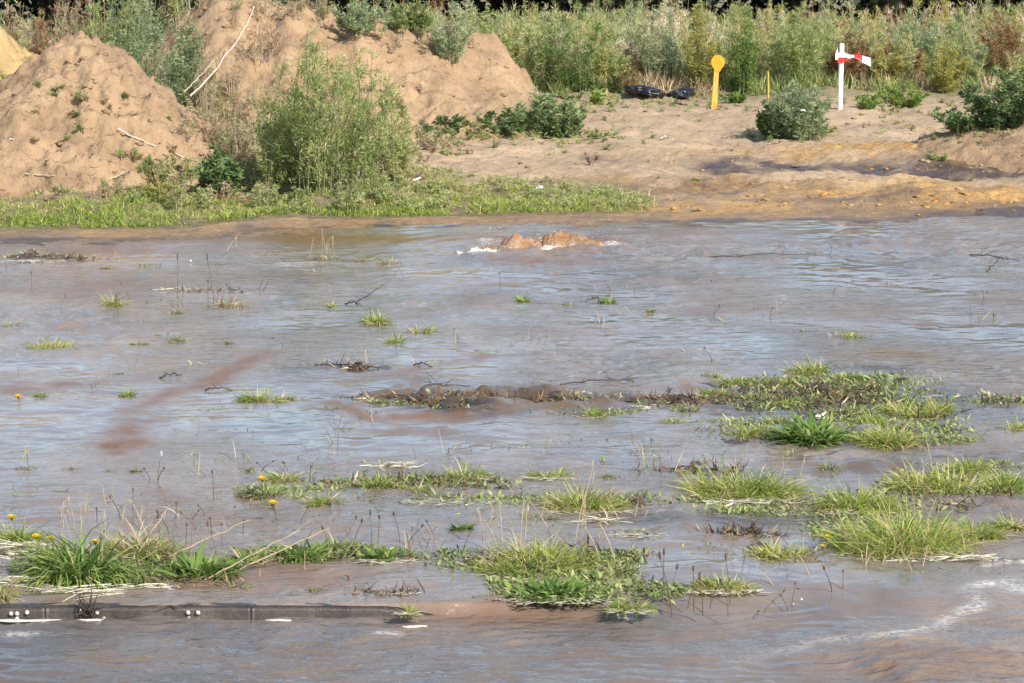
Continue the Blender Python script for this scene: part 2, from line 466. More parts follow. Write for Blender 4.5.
class MB:
    def __init__(s): s.v = []; s.f = []; s.t = []; s.n = 0

    def raw(s, V, Fq, T):
        V = np.asarray(V, float).reshape(-1, 3); Fq = np.asarray(Fq, int)
        s.v.append(V); s.f.append(Fq + s.n); s.t.append(np.broadcast_to(T, (len(V),)).astype(float)); s.n += len(V)

    def leaves(s, Pt, az, el, L, Wd, curv, prof, tint, roll=0.0):
        n = len(Pt); k = len(prof)
        Pt = np.asarray(Pt, float)
        az, el, L, Wd, curv, tint, roll = [np.broadcast_to(np.asarray(q, float), (n,)) for q in (az, el, L, Wd, curv, tint, roll)]
        pos = np.zeros((n, k, 3)); pos[:, 0] = Pt
        ca, sa = np.cos(az), np.sin(az)
        for i in range(1, k):
            e = el - curv * (i - .5) / (k - 1)
            st = L / (k - 1)
            pos[:, i, 0] = pos[:, i - 1, 0] + np.cos(e) * ca * st
            pos[:, i, 1] = pos[:, i - 1, 1] + np.cos(e) * sa * st
            pos[:, i, 2] = pos[:, i - 1, 2] + np.sin(e) * st
        side0 = np.stack([-sa, ca, np.zeros(n)], 1)
        nrm = np.stack([-np.sin(el) * ca, -np.sin(el) * sa, np.cos(el)], 1)
        side = side0 * np.cos(roll)[:, None] + nrm * np.sin(roll)[:, None]
        V = np.zeros((n, k, 2, 3))
        for i in range(k):
            o = side * (Wd * prof[i] * .5)[:, None]
            V[:, i, 0] = pos[:, i] - o; V[:, i, 1] = pos[:, i] + o
        b = (np.arange(n) * k * 2)[:, None, None]; i = np.arange(k - 1)[None, :, None] * 2
        q = b + i + np.array([0, 1, 3, 2])[None, None, :]
        s.raw(V, q.reshape(-1, 4), np.repeat(tint, k * 2))

    def tubes(s, paths, rad, tint=0.5, sides=5):
        paths = np.asarray(paths, float); n, k, _ = paths.shape
        rad = np.broadcast_to(np.asarray(rad, float), (n, k))
        tg = np.gradient(paths, axis=1); tg /= np.linalg.norm(tg, axis=2, keepdims=True) + 1e-9
        ref = np.where(np.abs(tg[..., 2:3]) > .9, np.array([1., 0, 0]), np.array([0, 0, 1.]))
        a = np.cross(tg, ref); a /= np.linalg.norm(a, axis=2, keepdims=True) + 1e-9
        b = np.cross(tg, a)
        th = np.arange(sides) / sides * 2 * math.pi
        V = paths[:, :, None] + rad[:, :, None, None] * (np.cos(th)[None, None, :, None] * a[:, :, None] + np.sin(th)[None, None, :, None] * b[:, :, None])
        base = (np.arange(n) * k * sides)[:, None, None, None]
        i = (np.arange(k - 1) * sides)[None, :, None, None]; j = np.arange(sides)[None, None, :, None]
        j2 = (j + 1) % sides
        q = np.concatenate([base + i + j, base + i + j2, base + i + sides + j2, base + i + sides + j], 3)
        s.raw(V, q.reshape(-1, 4), tint if np.isscalar(tint) else np.repeat(np.asarray(tint), k * sides))

    def mesh(s, name, smooth=False):
        V = np.concatenate(s.v); Fq = np.concatenate(s.f)
        me = bpy.data.meshes.new(name)
        me.vertices.add(len(V)); me.vertices.foreach_set('co', V.ravel())
        me.loops.add(Fq.size); me.loops.foreach_set('vertex_index', Fq.ravel().astype(np.int32))
        me.polygons.add(len(Fq)); me.polygons.foreach_set('loop_start', (np.arange(len(Fq)) * Fq.shape[1]).astype(np.int32))
        me.polygons.foreach_set('loop_total', np.full(len(Fq), Fq.shape[1], np.int32))
        me.update(calc_edges=True)
        a = me.attributes.new('tint', 'FLOAT', 'POINT'); a.data.foreach_set('value', np.concatenate(s.t).astype(np.float32))
        if smooth: me.polygons.foreach_set('use_smooth', np.ones(len(Fq), bool))
        me.validate()
        return me

    def build(s, name, m, parent=None, loc=(0, 0, 0), smooth=False):
        return link_mesh(name, s.mesh(name, smooth), m, parent, loc)


GR = [1, .95, .8, .05]              # grass blade outline
LF = [.15, .9, 1, .6, .03]          # broad leaf outline
DL = [.2, 1, .05]                   # small leaf


def sheet(name, xs2, ys2, Z, attrs, m, smooth=True, loc=(0, 0, 0)):
    r, c = Z.shape
    V = np.stack([xs2, ys2, Z], 2).reshape(-1, 3)
    i = np.arange(r - 1)[:, None] * c + np.arange(c - 1)[None, :]
    q = np.stack([i, i + 1, i + c + 1, i + c], 2).reshape(-1, 4)
    mb = MB(); mb.raw(V, q, 0.5)
    me = mb.mesh(name, smooth)
    for k, a in attrs.items():
        t = me.attributes.new(k, 'FLOAT', 'POINT'); t.data.foreach_set('value', np.asarray(a, np.float32).ravel())
    return link_mesh(name, me, m, None, loc)


def blob(x, y, spec):
    """soft elliptical patches given as pixel centre and radii of the photograph, laid out on the ground"""
    s = np.zeros_like(x); n = 0.9 * fbm(x * 1.3, y * 0.6, 205, 4, .6)
    for (a, b, rx, ry, w) in spec:
        X, Y = P(a, b); aa = rx * Y / F; bb = max((P(a, b - ry)[1] - P(a, b + ry)[1]) / 2, .05)
        q = np.exp(-np.maximum(0, ((x - X) / aa) ** 2 + ((y - Y) / bb) ** 2 + n) ** 1.5)
        s = np.maximum(s, w * q)
    return s


def path_d(x, y, pts, wid):
    s = np.full_like(x, 99.)
    Wp = [P(a, b) for a, b in pts]
    for (x0, y0), (x1, y1) in zip(Wp[:-1], Wp[1:]):
        dx, dy = x1 - x0, y1 - y0
        t = np.clip(((x - x0) * dx + (y - y0) * dy) / (dx * dx + dy * dy), 0, 1)
        s = np.minimum(s, np.hypot(x - x0 - t * dx, y - y0 - t * dy))
    return np.exp(-(s / wid) ** 2)


# ------------------------------------------------------------------ ground
def fan(rows, dense_u, ncol, far_u):
    u = np.linspace(-dense_u, dense_u, ncol)
    ext = np.array([1.15, 1.4, 1.9, 2.8, 4.5, 8, 16, far_u]) * dense_u
    u = np.concatenate([-ext[::-1], u, ext])
    Y = np.repeat(np.array(rows)[:, None], len(u), 1)
    X = u[None, :] * (512 / F) * np.maximum(Y, 9)
    return X, Y


rows = np.concatenate([[-30, -10, 0, 5, 9], np.arange(11, 27.9, .07), np.arange(28, 42, .035), np.arange(42, 56, .12), np.arange(56, 80, .8), np.geomspace(80, 1500, 30)])
X, Y = fan(rows, 1.35, 420, 30)
Z = Hg(X, Y)
rust = blob(X, Y, [(880, 165, 160, 5, 1), (980, 168, 80, 6, 1), (880, 199, 220, 8, 1), (980, 204, 90, 8, 1), (700, 214, 200, 7, .8), (480, 222, 200, 6, .7), (330, 226, 200, 6, .6), (120, 233, 260, 5, .6), (600, 190, 50, 5, .5)])
wet = np.maximum(blob(X, Y, [(860, 176, 170, 5, 1.3), (1000, 177, 90, 8, 1.4), (760, 171, 50, 4, 1.2), (740, 198, 120, 6, 1.1), (900, 207, 200, 3, 1), (620, 205, 60, 12, .8), (960, 208, 120, 7, .8), (600, 168, 30, 3, .6)]), sst(-1.5, -3.5, 0 * X))
tS = Y - np.interp(X, SHX, SHY)
wet = np.maximum(wet, sst(1.6, .2, tS) * .75 * sst(-60, -10, X)); wet = np.maximum(wet, 1.4 * sst(.1, -.1, tS))
green = np.where((X < P(640, 190)[0]) & (tS > .6) & (tS < 4.5), 1., 0.) * sst(P(660, 190)[0], P(590, 190)[0], X) * sst(4.5, 3, tS)
green = np.maximum(green, sst(47, 50, Y) * .9)
gnd = sheet('ground', X, Y, Z, {'rust': rust, 'wet': wet, 'green': green}, MAT['ground'])
meta(gnd, 'pale sandy ground with rusty mud along the water edge', kind='structure')


def heap_mesh(name, fn, x0, x1, y0, y1, step, m, label):
    xs = np.arange(x0, x1, step); ys = np.arange(y0, y1, step)
    X, Y = np.meshgrid(xs, ys)
    h = fn(X, Y); Z = Hg(X, Y) + h
    r, c = Z.shape
    cx, cy = (x0 + x1) / 2, (y0 + y1) / 2
    V = np.stack([X - cx, Y - cy, Z], 2).reshape(-1, 3)
    i = np.arange(r - 1)[:, None] * c + np.arange(c - 1)[None, :]
    q = np.stack([i, i + 1, i + c + 1, i + c], 2).reshape(-1, 4)
    keep = (h.reshape(-1)[q] > -.12).any(1)
    q = q[keep]
    used = np.unique(q); mp = np.zeros(r * c, int); mp[used] = np.arange(len(used))
    mb = MB(); mb.raw(V[used], mp[q], .5)
    o = mb.build(name, m, None, (cx, cy, 0), True)
    meta(o, label, 'sand heap')
    return o


heap_mesh('sand_heap', heapA, A[0] - 6, A[0] + 3.2, 31.4, 41, .04, MAT['sand'], 'big bare brown sand heap at the left edge, rising above the green verge')
heap_mesh('sand_heap', heapB, CRX[0], CRX[-1] + .5, 39.5, 50, .055, MAT['sand'], 'long sand ridge behind the big bush, sloping down to the right')
heap_mesh('sand_heap', heapC, _c[0] - 3.2, _c[0] + 1.6, 40, 44.5, .05, MAT['sandyellow'], 'small heap of yellow sand behind the left shoulder of the big heap')
heap_mesh('sand_heap', heapD, _d[0] - 3, _d[0] + 5, 35, 42, .06, MAT['sand'], 'low smooth sand mound at the right edge in front of the dark bush')

# ------------------------------------------------------------------ flood water
rows = np.concatenate([[-30, -10, 0, 5, 8], np.arange(10, 11.5, .1), np.geomspace(11.5, KY - .06, 130), np.arange(KY - .05, KY + .09, .009), np.geomspace(KY + .1, 33.5, 560)])
X, Y = fan(rows, 1.3, 460, 20)
kright = sst(KX1 - .05, KX1 + .45, X)
wid = .008 + .30 * kright
edge = KY + .028 + kright * (.18 * fbm(X * 1.1, X * 0 + 2, 9, 2)) + .10 * kright
q = sst(-1, 1, (Y - edge) / wid)
base = ZR + (0 - ZR) * q
mudspec = [(120, 446, 38, 9, .9), (420, 418, 60, 5, .75), (330, 405, 50, 4, .6), (400, 432, 60, 4, .6), (560, 468, 50, 6, .3), (235, 520, 90, 8, .25), (490, 356, 25, 4, .7), (860, 312, 60, 5, .5), (700, 310, 70, 4, .5), (760, 262, 30, 3, .4),
           (935, 324, 30, 4, .6), (980, 300, 25, 3, .5), (30, 388, 50, 7, .55), (90, 285, 50, 4, .5), (200, 575, 190, 14, .6), (480, 605, 110, 8, .55), (930, 655, 120, 16, .45), (860, 672, 70, 9, .4), (690, 655, 60, 5, .2),
           (40, 290, 60, 4, .5), (560, 300, 90, 5, .3), (740, 240, 130, 6, .35), (600, 262, 60, 4, .4), (520, 262, 30, 3, .5), (150, 250, 150, 5, .6), (560, 242, 80, 7, .9), (310, 382, 40, 4, .45), (0, 375, 60, 6, .4), (220, 240, 200, 4, .6), (700, 232, 140, 4, .5),
           (840, 552, 60, 6, .4), (1000, 460, 60, 6, .3), (600, 545, 60, 10, .3), (640, 330, 200, 6, .25), (300, 335, 120, 6, .25), (640, 282, 260, 5, .3)]
mud = blob(X, Y, mudspec)
mud = np.maximum(mud, .95 * path_d(X, Y, [(265, 352), (238, 368), (205, 385), (160, 398), (135, 412), (125, 430), (110, 452)], .17) * np.clip(.75 + .5 * fbm(X * 2, Y, 8, 3), 0, 1))
for pts, wd_, st_ in (([(330, 402), (375, 420), (430, 432), (480, 440)], .12, .8), ([(-20, 392), (60, 388), (130, 380), (200, 372)], .18, .5), ([(560, 352), (490, 357), (430, 366), (340, 384)], .14, .6),
                      ([(700, 300), (800, 312), (900, 322), (1040, 318)], .22, .5), ([(-20, 292), (90, 286), (190, 284), (300, 276)], .3, .45), ([(1040, 292), (960, 300), (860, 296)], .2, .4), ([(110, 452), (150, 490), (240, 520), (330, 530)], .16, .45), ([(1040, 520), (930, 470 + 5), (840, 470), (760, 462)], .12, .4)):
    mud = np.maximum(mud, st_ * path_d(X, Y, pts, wd_) * np.clip(.7 + .8 * fbm(X * 1.5, Y * 1.2, 18, 3), 0, 1))
mud = np.maximum(mud, .10 * sst(-.1, .6, fbm(X * .5, Y * .35, 21, 4, .6)))
olive = blob(X, Y, [(905, 354, 62, 6, 1), (845, 357, 40, 3, .7), (690, 362, 25, 2, .6), (750, 286 + 76, 20, 2, .0), (200, 278, 40, 3, .55), (270, 276, 60, 4, .5), (985, 445, 30, 5, .8), (350, 238, 150, 4, 1), (700, 225, 120, 3, 1), (95, 640, 35, 10, .35), (170, 640, 30, 12, .3), (100, 598, 50, 6, .3), (640, 395, 90, 5, .5), (440, 400, 60, 6, .6), (545, 405, 40, 7, .75)])  # far-shore and debris-line strips paint dark reflections into the water colour
calm = np.clip(olive, 0, .8)
sr = np.hypot(X - P(548, 250)[0], (Y - P(548, 250)[1]) * 1.0)
turb = blob(X, Y, [(500, 400, 130, 12, 1), (560, 395, 60, 10, 1), (420, 385, 40, 10, .8), (880, 245, 120, 5, .8), (550, 250, 100, 9, 1.), (700, 520, 60, 40, .5), (980, 250, 60, 6, .8), (1000, 505, 60, 12, .7), (930, 650, 110, 40, .8), (40, 325, 80, 15, .6), (860, 460, 60, 12, .6)])
foam = .42 * path_d(X, Y, [(1060, 572), (1000, 580), (965, 588), (985, 600), (950, 608), (925, 622), (895, 630)], .05) + .22 * path_d(X, Y, [(895, 630), (820, 632), (740, 648)], .05) + .8 * path_d(X, Y, [(1080, 560), (1010, 562), (985, 566)], .03)
foam += .85 * blob(X, Y, [(1020, 585, 40, 7, .6), (560, 247, 62, 3, .9), (486, 243, 8, 4, 1.2), (990, 208, 60, 1.6, 1.4), (30, 622, 60, 1.2, .4), (390, 622, 30, 1.5, 1)])
foam *= .4 + .8 * sst(-.4, .5, fbm(X * 5, Y * 3, 207, 3))
foam += .5 * blob(X, Y, [(300, 265, 40, 2, .6), (620, 348, 100, 1.5, .4), (90, 342, 60, 2, .4)])
lawn = q
flow = fbm(X * .6, Y * .25, 4, 3)
am = (1 - .85 * calm) * (1 + 1.9 * turb)
Zr = am * (.014 * fbm(X * .9 + .5 * flow, Y * 1.3 + .3 * flow, 1, 3) + .010 * fbm(X * 3.0 + flow, Y * 4.4 + flow, 2, 3, .55) + .0024 * fbm(X * 8, Y * 13, 3, 2))
Zr = Zr * (.55 + .45 * sst(-.5, .6, flow + .6 * perlin(X * .35, Y * .2, 6)) * 1.3)
ridge = (1 - np.abs(perlin(X * 1.1, Y * 1.5, 66)) * 2)
Zr += turb * .042 * np.clip(ridge, -.5, 1)
tb2 = blob(X, Y, [(400, 396, 70, 7, .8), (480, 402, 80, 9, 1), (560, 400, 70, 9, 1), (650, 400, 70, 6, .8), (700, 385, 60, 6, .5), (350, 366, 50, 4, .7), (860, 425, 80, 10, .5), (900, 460, 70, 8, .5), (1000, 505, 40, 12, .5)])
Zr += .03 * np.exp(-(sr / .8) ** 2) + .012 * np.sin(sr * 17 + 1.5 * flow) * np.exp(-sr / 1.1)
Zr += tb2 * .085 * (fbm(X * 2.3, Y * 2.6, 67, 3, .6))
# road ripples: short crests running across the view, stretched along X
rw = np.sin((Y * 55 + 7 * fbm(X * 1.6, Y * 1.3, 34, 3) + X * 2.2)) * np.clip(.5 + .9 * fbm(X * 1.5, Y * 2.5, 35, 3), 0, 1.5)
Zr = Zr + (1 - lawn) * .0058 * rw
Zw = base + Zr
far = sst(30, 34, Y)
Zw = np.where(Y > 33, -.02, Zw)
rip = np.clip((.48 + .95 * fbm(X * .45, Y * .3, 41, 3)) * (1 - calm) + .5 * turb, .08, 1)
rip = np.where(Y < KY, np.clip(rip + .25, 0, 1), rip)
bar = [(400, 398, 70, 5, 1), (480, 404, 90, 12, 1), (560, 402, 90, 12, 1), (650, 402, 90, 8, 1), (800, 402, 160, 20, 1), (860, 440, 90, 8, .8), (780, 520, 90, 10, .7), (640, 520, 60, 8, .7), (740, 475, 60, 6, .6), (960, 515, 60, 6, .7), (880, 370, 60, 5, .8), (900, 410, 70, 10, .8), (350, 368, 50, 3, .8), (690, 480, 120, 12, .35), (850, 470, 100, 8, .5), (560, 560, 120, 10, .3)]
dark = blob(X, Y, bar)  # weaker sky reflection of steep wave faces, painted as dark water colour
clear = np.clip((1 - lawn) * .4, 0, 1) * sst(P(900, 650)[0], P(640, 650)[0], X) + .25 * sst(0, .6, fbm(X * .5, Y * .3, 43, 3))
wat = sheet('flood_water', X, Y, Zw, {'mud': mud, 'foam': foam, 'rip': rip, 'olive': olive, 'clear': np.clip(clear, 0, 1), 'dark': dark}, MAT['water'])
meta(wat, 'muddy grey brown flood water over the lawn and the road', kind='structure')

# small splashes and crests of the run across the debris bar: part of the water surface above

# ------------------------------------------------------------------ kerb: three long stones
kerb = empty('kerb', (KX1 - 1.5, KY, ZR), 'low wet concrete kerb along the road edge, lower left, water brimming over it', 'kerb')
x1 = KX1
for k in range(5):
    ln = .98
    x0 = x1 - ln
    nx, ny = 60, 12
    # cross-section, slightly worn top edge
    prof = [(.0, -.25), (.0, .036), (.004, .047), (.012, .055), (.03, .058), (.085, .056), (.1, .05), (.1, -.25)]
    V = []
    xs = np.linspace(x0, x1, nx)
    for x in xs:
        for (yy, zz) in prof:
            w = float(.0035 * perlin(x * 6, yy * 30 + zz * 30, 3) + .002 * perlin(x * 25, yy * 90 + zz * 90, 4))
            V.append((x - (KX1 - 1.5), yy + w, zz + w - .004 + .003 * math.sin(k * 3) - .05 * float(sst(KX1 - .45, KX1, x)) ** 1.5))
    kq = len(prof)
    q4 = [[i * kq + j, i * kq + j + 1, (i + 1) * kq + j + 1, (i + 1) * kq + j] for i in range(nx - 1) for j in range(kq - 1)]
    for e in (0, (nx - 1) * kq):
        q4.append([e + 0, e + 1, e + 6, e + 7]); q4.append([e + 1, e + 2, e + 5, e + 6]); q4.append([e + 2, e + 3, e + 4, e + 5])
    mb = MB(); mb.raw(V, q4, .5)
    mb.build('kerbstone', MAT['kerb'], kerb, (0, 0, 0), False)
    x1 = x0 - .004


# ------------------------------------------------------------------ plants
def clump_pts(n, rx, ry, nc, spread=.35):
    c = R.normal(0, .45, (nc, 2)); c = np.clip(c, -.8, .8)
    k = R.integers(0, nc, n)
    p = c[k] + R.normal(0, spread, (n, 2)) * .8
    l = np.hypot(p[:, 0], p[:, 1]); p = np.where(l[:, None] > 1, p / l[:, None] * R.random((n, 1)) ** .3, p)
    return p * np.array([rx, ry]), k


def blades_mb(n, rx, ry, L, Wd, nc, tmean, tsd=.16, upright=.62, broad=False, cx=0, cy=0):
    mb = MB()
    p, k = clump_pts(n, rx, ry, nc)
    jit = R.normal(0, .9, n)
    az = np.arctan2(p[:, 1] / ry, p[:, 0] / rx) + jit + R.normal(0, .8, nc)[k]
    rr = np.hypot(p[:, 0] / rx, p[:, 1] / ry)
    el = np.clip(1.45 - rr * .55 - R.random(n) * (1 - upright) * 1.3, .12, 1.5)
    ll = L * (.35 + .8 * R.random(n)) * (1 - .3 * rr) * R.uniform(.5, 1.15, nc)[k]
    hk = R.random(nc)[k]
    P3 = np.c_[p[:, 0] + cx, p[:, 1] + cy, np.full(n, -.012)]
    if broad:
        mb.leaves(P3, az, el, ll, Wd * (.6 + .7 * R.random(n)), R.uniform(.4, 1.3, n), LF, np.clip(R.normal(tmean, tsd, n) + (hk - .5) * .2, 0, 1), R.normal(0, .3, n))
    else:
        mb.leaves(P3, az, el, ll, Wd * (.6 + .7 * R.random(n)), R.uniform(.3, 2.5, n), GR, np.clip(R.normal(tmean, tsd * 1.35, n) + (hk - .5) * .3, 0, 1), R.normal(0, .5, n))
    return mb


def flakes(mb, n, rx, ry, size, z=.006, cx=0, cy=0, tm=.7):
    th = R.random(n) * 2 * math.pi; r = np.sqrt(R.random(n))
    Pp = np.c_[cx + rx * r * np.cos(th), cy + ry * r * np.sin(th), z + R.random(n) * .006]
    mb.leaves(Pp, R.normal(0, .5, n) + (R.random(n) > .5) * math.pi, R.normal(.02, .05, n), size * (.4 + R.random(n)), size * .22 * (.5 + R.random(n)), 0, [.5, 1, .7, .2], np.clip(R.normal(tm, .2, n), 0, 1))


KIND = {  # material, blade length factor, width factor, mean tint, broad
    'g': ('grass', 1.0, 1.0, .55, False), 'y': ('grass', 1.0, 1.0, .70, False), 'd': ('coarse', 1.15, 2.3, .58, False),
    'b': ('coarse', 1.0, 4.0, .55, True), 's': ('straw', 1.0, .8, .6, False), 'o': ('weed', .9, 1.4, .5, False), 'w': ('grey', .9, 3.2, .7, True)}

